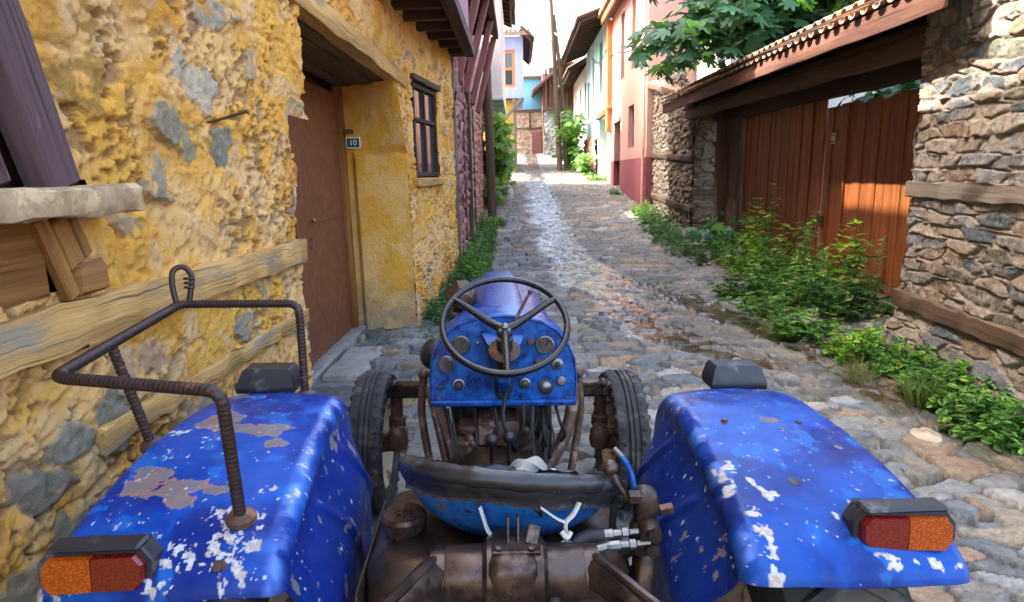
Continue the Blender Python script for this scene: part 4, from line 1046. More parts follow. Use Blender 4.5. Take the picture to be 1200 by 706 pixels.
def fender(side):
    n = 560; p = smooth_path(FP, n); T = np.gradient(p, axis=0); T /= np.linalg.norm(T, axis=1)[:, None]
    N = np.stack([-T[:, 1], T[:, 0]], 1)                       # up/outward
    y = p[:, 0]
    xo = np.interp(y, [-.5, .5], [.965, .905]); xi = np.interp(y, [-.5, .5], [.470, .525])
    rows = []
    # cross-section: (mode, f, off) ; mode 0 = x from the outer edge, 1 = from the inner edge, 2 = inner panel
    cs = []
    for k in range(12): cs.append((0, 0.0 + .002 * k / 12, -.075 + .045 * k / 12))
    for k in range(14): a = PI / 2 * k / 14; cs.append((0, .032 * (1 - math.cos(a)), -.03 + .030 * math.sin(a)))
    for k in range(180): cs.append((3, k / 179, 0))
    for k in range(1, 15): a = PI / 2 * k / 14; cs.append((1, .045 * (1 - math.sin(a)), -.045 * (1 - math.cos(a))))
    for k in range(1, 100): cs.append((2, 0, k / 99))
    cs = np.array(cs); m = len(cs)
    X = np.zeros((n, m)); Y = np.zeros((n, m)); Z = np.zeros((n, m)); PX = np.zeros((n, m))
    for j, (md, f, off) in enumerate(cs):
        if md == 0: x = xo - f; o = off
        elif md == 1: x = xi + f; o = off
        elif md == 3: x = (xo - .032) * (1 - f) + (xi + .045) * f; o = .012 * math.sin(PI * f)
        else:
            base = p + N * (-.045); tgt = np.stack([.02 + .25 * y, np.full(n, .45)], 1)
            q = base + (tgt - base) * (off * .85)
            X[:, j] = xi - (.08 if side < 0 else .095) * float(sst(0, .45, np.array(off))); Y[:, j] = q[:, 0]; Z[:, j] = q[:, 1]; continue
        X[:, j] = x; Y[:, j] = p[:, 0] + N[:, 0] * o; Z[:, j] = p[:, 1] + N[:, 1] * o
    inner = np.broadcast_to((cs[:, 0] == 2), X.shape); fi = np.broadcast_to(cs[:, 2], X.shape)
    # pressed ribs on the inner panel, gentle dents on top
    q = Y * .80 + Z * .60
    for c0 in (.55, .80): X = X - inner * .012 * np.exp(-((q - c0) / .014) ** 2) * sst(.06, .16, fi) * sst(.95, .8, fi)
    Z = Z + (~inner) * .006 * (fbm(X * 7 + side * 5, Y * 6, 3, 60 + side) - .5) * 2
    sd = 900 + 40 * (side > 0)
    A = np.where(inner, .5 - .5 * fi * .85, X); B = Y * 1.0 + np.where(inner, 0, .3 * Z)
    n1 = fbm(A * 6, B * 6, 5, sd); n2 = fbm(A * 17, B * 17, 5, sd + 1); n3 = fbm(A * 55, B * 55, 4, sd + 2); n4 = fbm(A * 130, B * 130, 3, sd + 3); n5 = fbm(A * 105 + 3 * n2, B * 75, 3, sd + 4)
    base = mixc(np.broadcast_to((.0008, .015, .145), X.shape + (3,)), (.0015, .052, .31), sst(.36, .64, n1))
    base = mixc(base, (.006, .12, .42), .6 * sst(.58, .72, n2) * (~inner))
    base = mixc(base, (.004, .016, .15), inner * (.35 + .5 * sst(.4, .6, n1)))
    dust = .15 * sst(.50, .72, n1 + .35 * (n3 - .5)) * (~inner)
    base = mixc(base, (.03, .07, .18), dust)
    rough = np.full(X.shape, .22) + .22 * n2 + .5 * dust
    edge = np.exp(-((X - xi[:, None] - .018) / .011) ** 2) * (~inner)
    base = mixc(base, (.16, .30, .75), .55 * edge * sst(.42, .6, n2))  # crest highlight painted as a lighter blue line
    wear = .10 * edge
    wh = np.zeros_like(X); ru = np.zeros_like(X)
    def spot(cx, cy, rx, ry, a=0.):
        dx, dy = X - cx, Y - cy; c_, s_ = math.cos(a), math.sin(a)
        r = np.hypot((dx * c_ + dy * s_) / rx, (-dx * s_ + dy * c_) / ry)
        return np.clip(1.35 - r + 2.2 * (n2 - .5) + 1.1 * (n3 - .5), 0, 1) * (~inner)
    if side < 0:
        for a in ((.70, .10, .10, .035, .25), (.625, .11, .035, .018, 0), (.60, .03, .028, .024, 0), (.80, .165, .04, .05, .4), (.835, -.13, .045, .05, .6), (.76, -.155, .09, .02, -.1), (.745, -.19, .035, .025, 0), (.68, -.16, .03, .015, 0), (.93, .22, .02, .03, 0), (.86, .40, .05, .012, .4)): ru = np.maximum(ru, spot(*a))
        for a in ((.885, .09, .04, .022, 0), (.57, -.15, .015, .02, 0), (.63, -.245, .05, .03, 0), (.68, -.33, .11, .035, 0), (.60, -.32, .05, .05, 0), (.72, -.34, .12, .025, 0), (.93, -.34, .04, .02, 0), (.56, -.28, .02, .05, 0)): wh = np.maximum(wh, spot(*a) * sst(.50, .56, .5 * n3 + .5 * n5 + .25 * (n4 - .5)))
        dens = .07 * sst(.1, -.35, Y) + .03
    else:
        for a in ((.72, .11, .022, .016, 0), (.845, -.02, .012, .012, 0)): ru = np.maximum(ru, spot(*a))
        for a in ((.52, -.13, .012, .05, -.3), (.575, -.17, .008, .05, .35), (.535, -.33, .02, .09, 0), (.83, -.358, .08, .010, 0), (.61, -.195, .014, .012, 0), (.71, -.26, .008, .02, 0), (.765, -.24, .008, .015, 0)): wh = np.maximum(wh, spot(*a) * sst(.44, .54, n3))
        dens = .03 + .06 * edge
    q5 = n5 + dens * .5 + .25 * (n2 - .5); t5 = np.quantile(q5[~inner], .991 if side < 0 else .996); wh = np.maximum(wh, (~inner) * sst(t5, t5 + .012, q5))
    n6 = fbm(A * 170, B * 170, 2, sd + 6); t6 = np.quantile(n6, .9985); wh = np.maximum(wh, sst(t6, t6 + .02, n6))
    wh = np.maximum(wh, .8 * edge * sst(.66, .69, .5 * n2 + .5 * n5))
    t3 = np.quantile(n3[inner], .994); wh = np.maximum(wh, inner * .7 * sst(t3, t3 + .015, n3))
    ru = np.maximum(ru, inner * sst(.74, .76, n2 + .3 * (n3 - .5)) * .8)
    rus = sst(.30, .36, ru); rim_ = rus * (1 - sst(.42, .6, ru))
    col = mixc(base, (.175, .125, .105), rus); col = mixc(col, (.30, .14, .08), rim_ * .9); col = mixc(col, (.10, .12, .17), rus * .5 * sst(.5, .6, n3))
    wm = sst(.30, .38, wh); col = mixc(col, (.47, .47, .45), wm)
    col = mixc(col, (.34, .22, .15), wm * .6 * sst(.56, .62, n4 + .3 * (n2 - .5)))
    rough = rough + .4 * np.maximum(rus, wm)
    P = np.stack([X * side, Y, Z], -1)
    fo = grid_obj('fender', P, M['paint'], TR, np.concatenate([col, rough[..., None]], -1))
    sm = fo.modifiers.new('thick', 'SOLIDIFY'); sm.thickness = .004; sm.offset = -1 if side < 0 else 1
    b = MB()
    pts = ((.60, -.345, 1.018), (.80, -.352, 1.01)) if side < 0 else ((.60, .12, 1.125), (.80, .10, 1.125))
    for x, yy, z in pts: b = MB(); b.lathe([(.0, 0), (.017, 0), (.017, .004), (.009, .005), (.009, .012), (0, .013)], (x * side, yy, z), (0, -.7 if side < 0 else 0, .7), 10); b.obj('bolt', M['rust'], fo)
    for yy, z in ((-.2, .86), (-.1, .70), (.18, .80), (.33, .93), (-.32, .78)): b = MB(); b.lathe([(0, 0), (.013, 0), (.011, .007), (0, .009)], (side * (.478 + .06 * (yy + .4) - (.07 if side < 0 else .085) * min(1, max(0, (1.06 - z)) / .25)), yy, z), (-side, 0, 0), 8); b.obj('bolt', M['rust'], fo)
    if side > 0:
        h = MB(); h.lathe([(.0, .001), (.011, .001), (.014, .0), (.016, -.004)], (.665, -.16, 1.094), (0, -.2, 1), 16); h.obj('bolt_hole', M['black'], fo)
    return fo
fender(-1); fender(1)

def hexbox(b, c, w, h, d, ax_y, up, chamf, taper=1.0):
    """lamp body: hexagon-ended outline (w x h) extruded d along ax_y"""
    c = np.array(c, float); f = np.array(ax_y, float); f /= np.linalg.norm(f); up = np.array(up, float); up -= f * up.dot(f); up /= np.linalg.norm(up); sx = np.cross(f, up)
    o = [(-w / 2, h * .2), (-w / 2, -h * .2), (-w / 2 + chamf, -h / 2), (w / 2 - chamf, -h / 2), (w / 2, -h * .2), (w / 2, h * .2), (w / 2 - chamf, h / 2), (-w / 2 + chamf, h / 2)]
    def R_(t, k): return [c + f * t + sx * a * k + up * (q * k) for a, q in o]
    b.loft([R_(0, .97), R_(.004, 1.), R_(d * .45, 1.0), R_(d, taper * .72)]); return b
for side in (-1, 1):
    cx = .828 * side; yb, zb = (-.368, 1.032) if side < 0 else (-.322, 1.060)
    ax = np.array([0.06 * side, 1, -.10]); ax /= np.linalg.norm(ax)
    b = MB(); hexbox(b, (cx, yb, zb), .218, .090, .10, ax, (0, 0, 1), .020, .93); b.beam((cx - .09, yb + .02, zb + .046), (cx + .09, yb + .02, zb + .050), .05, .012)
    hs = b.obj('tail_light', M['black'], TR, 30)
    sx = np.cross(ax, (0, 0, 1)); sx /= np.linalg.norm(sx); up = np.cross(sx, ax)
    for k, (nm, mt) in enumerate((('red_lens', 'red'), ('amber_lens', 'amber'))):
        s = side if k else -side
        b = MB(); w = .097; h = .070
        o = [(0, -h / 2), (w - .017, -h / 2), (w - .003, -.016), (w - .003, .016), (w - .017, h / 2), (0, h / 2)]
        c0 = np.array((cx, yb, zb))
        def ring(t, k_): return [c0 + ax * t + sx * s * (.001 + (a * k_)) + up * q * k_ for a, q in o]
        b.loft([ring(.004, 1.), ring(-.010, 1.), ring(-.017, .95)]); b.obj(nm, M[mt], hs, 30)
    # forward marker lamp box at the front of the fender
    cx = (.775 if side < 0 else .775) * side
    b = MB(); c0 = np.array((cx, .50, 1.105))
    def rr(z, w, d, dy): return [c0 + np.array(q) for q in ((-w / 2, -d / 2 + dy, z), (w / 2, -d / 2 + dy, z), (w / 2, d / 2 + dy, z), (-w / 2, d / 2 + dy, z))]
    b.loft([rr(0, .18, .10, 0), rr(.012, .185, .105, 0), rr(.022, .185, .105, 0), rr(.066, .155, .085, .012), rr(.074, .14, .075, .014)]); lb = b.obj('marker_lamp', M['black'], TR, 30)
    b = MB(); b.beam((cx - .08, .56, 1.14), (cx + .08, .56, 1.14), .012, .05); b.obj('clear_lens', M['glass'], lb)
    # rear wheel
    b = MB(); wx = .725 * side
    prof = [(.30, -.14), (.36, -.15), (.44, -.155), (.49, -.14), (.505, -.10), (.51, 0), (.505, .10), (.49, .14), (.44, .155), (.36, .15), (.30, .14)]
    b.lathe(prof, (wx, 0, .53), (1, 0, 0), 56, caps=False)
    for k in range(22):
        a = 2 * PI * k / 22
        for s in (-1, 1):
            a2 = a + s * .06 + (PI / 22 if s > 0 else 0)
            p0 = (wx + .01 * s, .515 * math.cos(a2), .53 + .515 * math.sin(a2)); p1 = (wx + .15 * s, .49 * math.cos(a2 + .16), .53 + .49 * math.sin(a2 + .16))
            b.beam(p0, p1, .035, .035, (0, math.cos(a2), math.sin(a2)))
    tw = b.obj('rear_wheel', M['rubber'], TR)
    b = MB(); b.lathe([(.30, -.14), (.28, -.12), (.26, -.05), (.1, -.03), (.1, .03), (.26, .05), (.28, .12), (.30, .14)], (wx, 0, .53), (1, 0, 0), 40); b.obj('rim', M['rim'], tw)
    # front wheel
    b = MB(); wx = .663 * side; cy, cz, r = 1.70, .385, .385
    prof = [(r * .64, -.060), (r * .70, -.078), (r * .85, -.088), (r * .945, -.078), (r * .965, -.06), (r * .965, -.034), (r * .94, -.030), (r * .94, -.024), (r * .975, -.02), (r * .975, -.004), (r * .95, 0), (r * .975, .004), (r * .975, .02), (r * .94, .024), (r * .94, .030), (r * .965, .034), (r * .965, .06), (r * .945, .078), (r * .85, .088), (r * .70, .078), (r * .64, .060)]
    b.lathe(prof, (wx, cy, cz), (1, 0, 0), 64, caps=False)
    for k in range(34):
        a = 2 * PI * k / 34
        for s in (-1, 1):
            e = (0, math.cos(a), math.sin(a))
            p0 = np.array((wx + .040 * s, cy + e[1] * r * .955, cz + e[2] * r * .955)); p1 = np.array((wx + .086 * s, cy + math.cos(a + .05) * r * .885, cz + math.sin(a + .05) * r * .885))
            b.beam(p0, p1, .034, .030, e, .006)
    fw = b.obj('front_wheel', M['rubber'], TR, 50)
    b = MB(); b.lathe([(r * .66, -.062), (r * .69, -.070), (r * .67, -.056), (r * .60, -.040), (r * .58, 0), (r * .60, .040), (r * .67, .056), (r * .69, .070), (r * .66, .062), (r * .56, .03), (r * .50, .02), (.07, .03 * side), (.07, .02 * side), (r * .5, .0)], (wx, cy, cz), (1, 0, 0), 48, caps=False); b.obj('rim', M['rim'], fw)
    b = MB(); b.lathe([(0, -.09), (.035, -.09), (.055, -.07), (.06, -.02), (.075, 0), (.075, .02), (0, .03)], (wx, cy, cz), (side, 0, 0), 20)
    for k in range(6): a = PI * k / 3; b.lathe([(0, 0), (.011, 0), (.011, .014), (0, .014)], (wx - .03 * side, cy + .05 * math.cos(a), cz + .05 * math.sin(a)), (-side, 0, 0), 6)
    b.obj('hub', M['rust'], fw)
    # king pin, steering arm
    kx = .54 * side
    b = MB(); b.lathe([(.028, -.0), (.032, .02), (.032, .10), (.045, .11), (.045, .16), (.032, .17), (.032, .30), (.04, .31), (.04, .34), (0, .35)], (kx, 1.66, .38), (0, 0, 1), 16)
    b.beam((kx, 1.66, .40), (wx - .04 * side, cy, cz), .07, .09, jit=.003, seg=2); b.lathe([(0, -.05), (.045, -.04), (.055, 0), (.05, .05), (.03, .08), (0, .085)], (kx - .01 * side, 1.60, .43), (0, 0, 1), 14); b.obj('king_pin', M['rust'], TR)
    b = MB(); b.tube([(kx, 1.60, .74), (kx - .10 * side, 1.45, .78), (side * .36, 1.2, .87)], .012, 8); b.ball((kx, 1.6, .74), .026, 10); b.obj('drag_link', M['iron'], TR)
    b = MB(); b.tube([(side * .335, 1.10, .95), (side * .345, 1.08, .80), (side * .325, 1.05, .66), (side * .30, 1.0, .55)], .017, 10); b.ball((side * .335, 1.10, .955), .025, 10); b.obj('steering_arm', M['pipe'], TR)

b = MB(); b.beam((-.60, 1.64, .70), (.60, 1.64, .70), .075, .075, bev=.008, jit=.002, seg=6)
for s in (-1, 1):
    b.beam((.36 * s, 1.60, .70), (.54 * s, 1.60, .70), .02, .062); 
    for x in (.40, .50): b.lathe([(0, 0), (.014, 0), (.014, .012), (0, .013)], (x * s, 1.588, .70), (0, -1, 0), 6)
b.obj('front_axle', M['iron'], TR)

# hood, grille housing, engine
def hood():
    rings = []
    for y, hw, zt, rz in ((.80, .238, 1.262, .0), (.95, .238, 1.268, .012), (1.3, .236, 1.268, .020), (1.7, .230, 1.262, .024), (1.95, .222, 1.250, .024), (2.06, .21, 1.232, .02), (2.12, .19, 1.19, .012), (2.14, .18, 1.12, 0), (2.15, .18, .8, 0)):
        r = []
        for k in range(41):
            u = -1 + 2 * k / 40
            x = hw * u if abs(u) < .85 else hw * math.copysign(.85 + (abs(u) - .85) * .9, u)
            z = zt - .105 * abs(u) ** 3.0 - .14 * max(0, abs(u) - .85) / .15
            z += rz * sst(.40, .32, np.array(abs(u)))
            r.append((x, y, float(z) if y < 2.13 else min(float(z), zt)))
        rings.append(r)
    b = MB(); b.loft(rings, caps=False, closed=False)
    b.obj('hood', M['hood'], TR, 60)
hood()
b = MB(); b.box((-.20, .85, .62), (.20, 2.1, 1.02), .03, .004, 4); b.box((-.15, .3, .42), (.15, 1.0, .80), .04, .006, 5); b.box((-.11, -.1, .40), (.11, .4, .74), .03); b.obj('engine_block', M['iron'], TR)
b = MB(); b.box((-.30, 2.0, .55), (.30, 2.2, .64), .01); b.obj('front_support', M['iron'], TR)
b = MB()
prng = np.random.default_rng(3)
for k in range(26):
    x0 = prng.uniform(-.22, .20); z0 = prng.uniform(.62, .93); y0 = prng.uniform(.62, .78)
    b.tube([(x0, y0 + .12, z0 + .14), (x0 + prng.uniform(-.06, .06), y0, z0), (x0 + prng.uniform(-.1, .1), y0 + .06, z0 - prng.uniform(.05, .2)), (x0 + prng.uniform(-.12, .12), y0 + .18, z0 - .22)], prng.uniform(.004, .009), 7, 4)
b.obj('wiring', M['cable'], TR)
b = MB()
for x0, x1, y0, y1, z0, z1 in ((-.10, .06, .70, .84, .80, .90), (.02, .12, .68, .82, .66, .80), (-.17, -.02, .72, .82, .84, .87), (-.05, .03, .60, .74, .60, .70), (.06, .11, .62, .70, .70, .76), (-.20, -.12, .70, .85, .62, .82)):
    b.box((x0, y0, z0), (x1, y1, z1), .008, .003, 2)
for k in range(10): b.lathe([(0, 0), (.014, 0), (.014, .012), (.007, .014), (0, .02)], (prng.uniform(-.15, .12), .60 + prng.uniform(0, .1), prng.uniform(.62, .88)), (0, -1, .2), 8)
b.tube([(-.01, .66, .70), (.05, .62, .705), (.10, .64, .70)], .011, 8); b.obj('gearbox_fitting', M['pipe'], TR)
b = MB(); b.tube([(.30, .95, .96), (.285, .92, .86), (.25, .86, .77), (.19, .80, .69), (.15, .76, .66), (.125, .72, .58), (.12, .70, .45)], .026, 12); b.obj('exhaust_pipe', M['pipe'], TR)
b = MB(); b.beam((-.27, .92, .96), (-.155, .74, .52), .045, .03, (0, 1, 0)); b.tube([(-.30, .95, .95), (-.25, .85, .80), (-.17, .72, .50)], .018, 10); b.tube([(-.13, .75, .86), (-.12, .70, .74), (-.10, .66, .5)], .022, 10); b.obj('support_strut', M['pipe'], TR)
b = MB(); b.lathe([(0, 0), (.02, 0), (.06, .02), (.075, .06), (.07, .11), (.05, .13), (0, .135)], (-.30, 1.25, .98), (0, 1, 0), 20); b.obj('air_filter', M['black'], TR)
# brown lamp housing on the left of the hood
b = MB(); b.lathe([(0, -.075), (.035, -.07), (.06, -.03), (.066, .03), (.072, .05), (.06, .055), (0, .05)], (-.165, 1.17, 1.275), (-.15, 1, .05), 10); b.box((-.22, 1.10, 1.185), (-.10, 1.24, 1.225), .012); b.beam((-.165, 1.19, 1.12), (-.165, 1.19, 1.22), .05, .05); b.obj('lamp_housing', M['iron'], TR, 25)

# dashboard
def dash_ring(y, k=1.):
    r = []
    pts = [(-.272, .975), (-.276, 1.06), (-.268, 1.13), (-.245, 1.185), (-.205, 1.235), (-.15, 1.268), (-.08, 1.288), (0, 1.295), (.08, 1.288), (.15, 1.268), (.205, 1.235), (.245, 1.185), (.268, 1.13), (.276, 1.06), (.272, .975)]
    for x, z in pts: r.append((x * k, y + (1.1 - z) * -.14, .955 + (z - .955) * (k if k < 1 else 1)))
    return r
b = MB(); b.loft([dash_ring(.735, .97), dash_ring(.728, .985), dash_ring(.735, 1.), dash_ring(.90, 1.)]); b.beam((-.272, .722, .972), (.272, .722, .972), .06, .022, bev=.006)
db = b.obj('dashboard', M['paint2'], TR, 35)
def dy(z): return .728 + (1.1 - z) * -.14
HB = np.array((0, .535, 1.283)); AX = np.array((0, -.58, .815))
b = MB()
fr = [[(-.085, dy(1.235) - .004, 1.235), (.085, dy(1.235) - .004, 1.235), (.012, dy(1.0) - .004, 1.0), (-.012, dy(1.0) - .004, 1.0)], [(-.058, .655, 1.21), (.058, .655, 1.21), (.018, .640, 1.06), (-.018, .640, 1.06)], [(-.04, .645, 1.20), (.04, .645, 1.20), (.014, .632, 1.075), (-.014, .632, 1.075)]]
b.loft(fr); b.obj('column_fairing', M['paint2'], db, 30)
def gauge(x, z, r):
    c = (x, dy(z), z)
    b = MB(); b.lathe([(r * .80, .004), (r * .84, .012), (r * .95, .010), (r, 0)], c, (0, -1, .14), 28, caps=False); g = b.obj('gauge', M['steel'], db)
    b = MB(); b.lathe([(0, .006), (r * .84, .006)], c, (0, -1, .14), 24, caps=False); b.beam((x, dy(z) - .009, z - r * .1), (x + r * .35, dy(z) - .008, z + r * .5), .002, .004, (1, 0, 0), .0005); b.obj('dial', M['gaugeface'], db)
gauge(-.157, 1.185, .036); gauge(.153, 1.183, .036); gauge(-.21, 1.115, .033)
for x, z, r, mt, L in ((.20, 1.112, .022, 'steel', .012), (.20, 1.112, .011, 'black', .02), (.158, 1.028, .029, 'black', .004), (.158, 1.028, .020, 'steel', .012), (.214, 1.050, .018, 'steel', .016), (.080, 1.042, .021, 'steel', .01), (.080, 1.042, .014, 'iron2', .024), (-.165, 1.038, .022, 'steel', .004), (-.165, 1.038, .017, 'black', .022), (-.232, 1.032, .011, 'black', .016), (.130, 1.12, .014, 'rust', .018), (.10, 1.195, .014, 'rust', .016), (-.095, 1.19, .008, 'steel', .006), (-.24, .985, .008, 'rust', .005), (.235, .985, .008, 'rust', .005), (-.10, 1.09, .005, 'rust', .004)):
    b = MB(); b.lathe([(0, 0), (r, 0), (r, L * .7), (r * .75, L), (0, L * 1.05)], (x, dy(z), z), (0, -1, .14), 18); b.obj('knob', M[mt], db)
b = MB(); b.lathe([(.033, 0), (.033, .12), (.028, .14), (.028, .36)], HB - AX * .38, AX, 18); b.obj('steering_column', M['black'], TR)
b = MB(); b.box((-.045, .60, 1.10), (.045, .645, 1.13), .008); b.lathe([(0, 0), (.055, 0), (.055, .008), (.035, .02), (0, .02)], HB - AX * .10, AX, 20); b.obj('column_plate', M['rust'], TR)
# steering wheel
WC = np.array((0, .535, 1.315)); Rw = .208
b = MB(); b.ring(WC, AX, Rw, .0112, 72, 12)
M['ebony'] = mat_plain('black_bakelite', (.007, .007, .008), .3, 0, .3, 20, .05, .5)
sw = b.obj('steering_wheel', M['ebony'], TR)
uu = np.array((1., 0, 0)); vv = np.cross(AX, uu); vv /= np.linalg.norm(vv)
if vv[2] < 0: vv = -vv
hubp = WC - AX * .035
for a in (148, 32, 271):
    e = math.cos(R(a)) * uu + math.sin(R(a)) * vv
    b = MB(); b.tube([hubp, hubp + e * .06 + AX * .004, WC + e * (Rw - .04) - AX * .004, WC + e * Rw], [.017, .014, .011, .011], 10); b.obj('spoke', M['ebony'], sw)
b = MB(); b.lathe([(0, -.05), (.026, -.05), (.028, 0), (.024, .006), (0, .006)], hubp, AX, 20); b.obj('hub', M['black'], sw)
b = MB(); b.lathe([(.022, .006), (.022, .010), (.014, .012), (.013, .024), (.006, .030), (0, .031)], hubp, AX, 6); b.obj('hub_nut', M['steel'], sw)
b = MB(); b.tube([hubp + np.array((.02, 0, -.015)), hubp + np.array((.05, .04, .05)), hubp + np.array((.088, .075, .112))], [.006, .006, .005], 8); b.ball(hubp + np.array((.09, .077, .115)), .009, 8); b.obj('throttle_lever', M['iron2'], TR)

# seat
def seat_pt(ph, th, k=1., dz=0.):
    zr_ = 1.045 + .085 * math.cos(ph) + .006 * math.sin(ph) ** 2 - .028 * math.sin(ph)
    zb = .915
    rx, ry = .262 * k, .20 * k
    r = max(math.cos(th), 0) ** .75; z = zr_ - (zr_ - zb) * math.sin(th)
    return (rx * r * math.sin(ph), -.02 - ry * r * math.cos(ph), z + dz)
def seat_surface(k, dz, t0, t1, nt=16, wr=0.):
    ph = np.linspace(0, 2 * PI, 97)[:-1]; b = MB(); rings = []
    for i in range(nt + 1):
        th = t0 + (t1 - t0) * i / nt
        ring = []
        for p in ph:
            x, y, z = seat_pt(p, th, k, dz)
            w = wr * (fbm(np.array(p * 5.), np.array(th * 2.), 3, 5) - .5) if wr else 0
            w = float(w); e = np.array((math.sin(p), -math.cos(p), .6))
            ring.append((x + e[0] * w, y + e[1] * w, z + e[2] * w))
        rings.append(ring)
    return b.loft(rings, caps=False)
b = seat_surface(1., 0, 0, PI / 2 * .985); st = b.obj('seat', M['seatpaint'], TR)
b = seat_surface(.975, .012, 0, PI / 2 * .985, 18, .045); b.obj('seat_cover', M['vinyl'], st)
b = MB()
bead = [np.array(seat_pt(p, 0, 1.0, .006)) for p in np.linspace(-2.15, 2.15, 60)]
rad = [.0225 * (.55 + .45 * math.sin(PI * i / 59) ** .4) * (1 + .10 * math.sin(i * 1.7) * math.sin(i * .45)) for i in range(60)]
b.tube(bead, rad, 12, 1)
rings = []
for i in range(7):
    ring = []
    for p in np.linspace(-1.75, 1.75, 90):
        x, y, z = seat_pt(p, .02, 1.05 + .012 * math.sin(i)); t = i / 6
        dd = (.050 + .004 * math.sin(p * 7) + .003 * math.sin(p * 40)) * t
        w = .007 * float(fbm(np.array(p * 9.), np.array(t * 1.5), 3, 9) - .5)
        ring.append((x * (1 - .03 * t) + math.sin(p) * w, y + (-y) * .03 * t - math.cos(p) * w, z - dd))
    rings.append(ring)
b.loft(rings, caps=False, closed=False); b.obj('seat_cover_roll', M['vinyl'], st)
M['stitch'] = mat_plain('grey_stitching', (.085, .08, .075), .9, 0, .3, 60)
b = MB()
for p in np.linspace(-1.7, 1.7, 150):
    x, y, z = seat_pt(p, .02, 1.062); d0 = .050 + .004 * math.sin(p * 7)
    b.beam((x * .955, y * .957 - .001, z - d0 + .006), (x * .952 + .002 * math.cos(p), y * .955, z - d0 - .005), .0014, .0014, bev=.0004)
b.obj('stitching', M['stitch'], st)
b = MB(); cl = []
for i in range(14):
    cl.append([(.0 + .011 * i, .165 + .02 * math.sin(j * 1.3 + i * .4), .975 + .03 * math.sin(PI * i / 13) + .008 * math.sin(j * 2.1 + i) - .014 * j) for j in range(6)])
b.loft(cl, caps=False, closed=False); b.obj('white_lining', M['strap'], st)
def strap(pts, r, name='tie_strap', flat=.35): b = MB(); b.tube(pts, r, 8, 4, flat=flat); return b
b = strap([(-.075, -.222, 1.075), (-.066, -.225, 1.045), (-.058, -.225, 1.02), (-.045, -.225, 1.0)], .008)
b.tube([(-.05, -.232, 1.005), (-.035, -.24, .992), (-.022, -.24, 1.006), (-.008, -.24, .995), (-.004, -.24, .975)], [.008, .006, .008, .006, .007], 8)
b.tube([(-.05, -.236, .997), (-.04, -.245, .985), (-.03, -.24, 1.0)], .007, 8); b.tube([(-.026, -.24, .99), (-.024, -.25, .965), (-.018, -.25, .955)], .006, 8); b.obj('tie_strap', M['strap'], TR)
b = strap([(.06, -.222, 1.072), (.095, -.222, 1.045), (.115, -.222, 1.035)], .006)
b.tube([(.15, -.20, 1.07), (.135, -.215, 1.05), (.117, -.222, 1.032), (.118, -.23, 1.0), (.112, -.235, .975), (.118, -.24, .945), (.112, -.25, .925)], .0065, 8, flat=.5)
for z in (1.02, .995, .97): b.tube([(.106, -.236, z), (.118, -.242, z - .012), (.128, -.232, z - .004)], .006, 6)
b.tube([(.112, -.25, .925), (.095, -.26, .918), (.085, -.26, .912)], [.008, .009, .003], 6); b.obj('tie_strap', M['strap'], TR)

# fuel tank, lift cover and arms
def rbox(b, c, e, n=28, m=9, pw=5.):
    rings = []
    for i in range(m + 1):
        a = -PI / 2 + PI * i / m; sz = math.copysign(abs(math.sin(a)) ** (2 / pw), math.sin(a)); k = abs(math.cos(a)) ** (2 / pw)
        r = []
        for j in range(n):
            t = 2 * PI * j / n
            r.append((c[0] + e[0] * k * math.copysign(abs(math.cos(t)) ** (2 / pw), math.cos(t)), c[1] + e[1] * k * math.copysign(abs(math.sin(t)) ** (2 / pw), math.sin(t)), c[2] + e[2] * sz))
        rings.append(r)
    return b.loft(rings)
b = MB(); rbox(b, (-.03, .0, .755), (.325, .22, .172), 40, 14, 6.); b.beam((-.36, .0, .66), (-.36, .0, .86), .44, .012, (1, 0, 0)); tk = b.obj('fuel_tank', M['iron'], TR, 60)
b = MB(); b.lathe([(.045, 0), (.045, .03), (.056, .032), (.058, .06), (.05, .068), (0, .07)], (-.268, -.06, .905), (0, 0, 1), 24)
for k in range(3): b.beam((-.285 + .017 * k, -.085, .977), (-.285 + .017 * k, -.055, .977), .005, .004, bev=.001)
b.beam((-.285, -.072, .977), (-.27, -.072, .977), .005, .004, bev=.001); b.obj('filler_cap', M['iron2'], tk)
b = MB(); b.lathe([(.02, -.15), (.058, -.15), (.060, -.145), (.060, -.07), (.068, -.065), (.075, -.06), (.075, .06), (.068, .065), (.060, .07), (.060, .145), (.058, .15), (.02, .15)], (-.0, -.27, .945), (1, 0, 0), 28)
rbox(b, (-.005, -.265, .94), (.062, .085, .078), 24, 10, 4.); rbox(b, (-.005, -.24, .80), (.10, .10, .14), 20, 8, 4.)
lc = b.obj('lift_cover', M['iron2'], TR, 50)
b = MB()
for x in (-.014, .008): b.beam((x, -.26, 1.01), (x, -.24, 1.065), .006, .035, (0, 1, 0), .002)
b.beam((.035, -.28, 1.018), (.045, -.262, 1.055), .028, .006, (0, -1, .2), .002); b.box((-.05, -.31, 1.013), (.055, -.25, 1.02), .003)
for x, y in ((-.035, -.30), (.035, -.302)): b.lathe([(0, 0), (.009, 0), (.009, .008), (0, .010)], (x, y, 1.02), (0, -.2, 1), 6)
b.obj('seat_bracket', M['iron2'], lc)
for s in (-1, 1):
    b = MB(); p0 = np.array((s * .172, -.285, .955)); p1 = np.array((s * .31, -.66, 1.03))
    b.beam(p0 - (p1 - p0) * .12, p1, .062, .070, bev=.014, jit=.002, seg=8, w1=.050, h1=.055); b.beam(p0 + (0, 0, .034), p1 + (0, 0, .028), .020, .02, bev=.005); b.lathe([(.02, -.022), (.056, -.02), (.058, 0), (.056, .02), (.02, .022)], (s * .162, -.27, .945), (1, 0, 0), 22); b.obj('lift_arm', M['iron2'], TR)
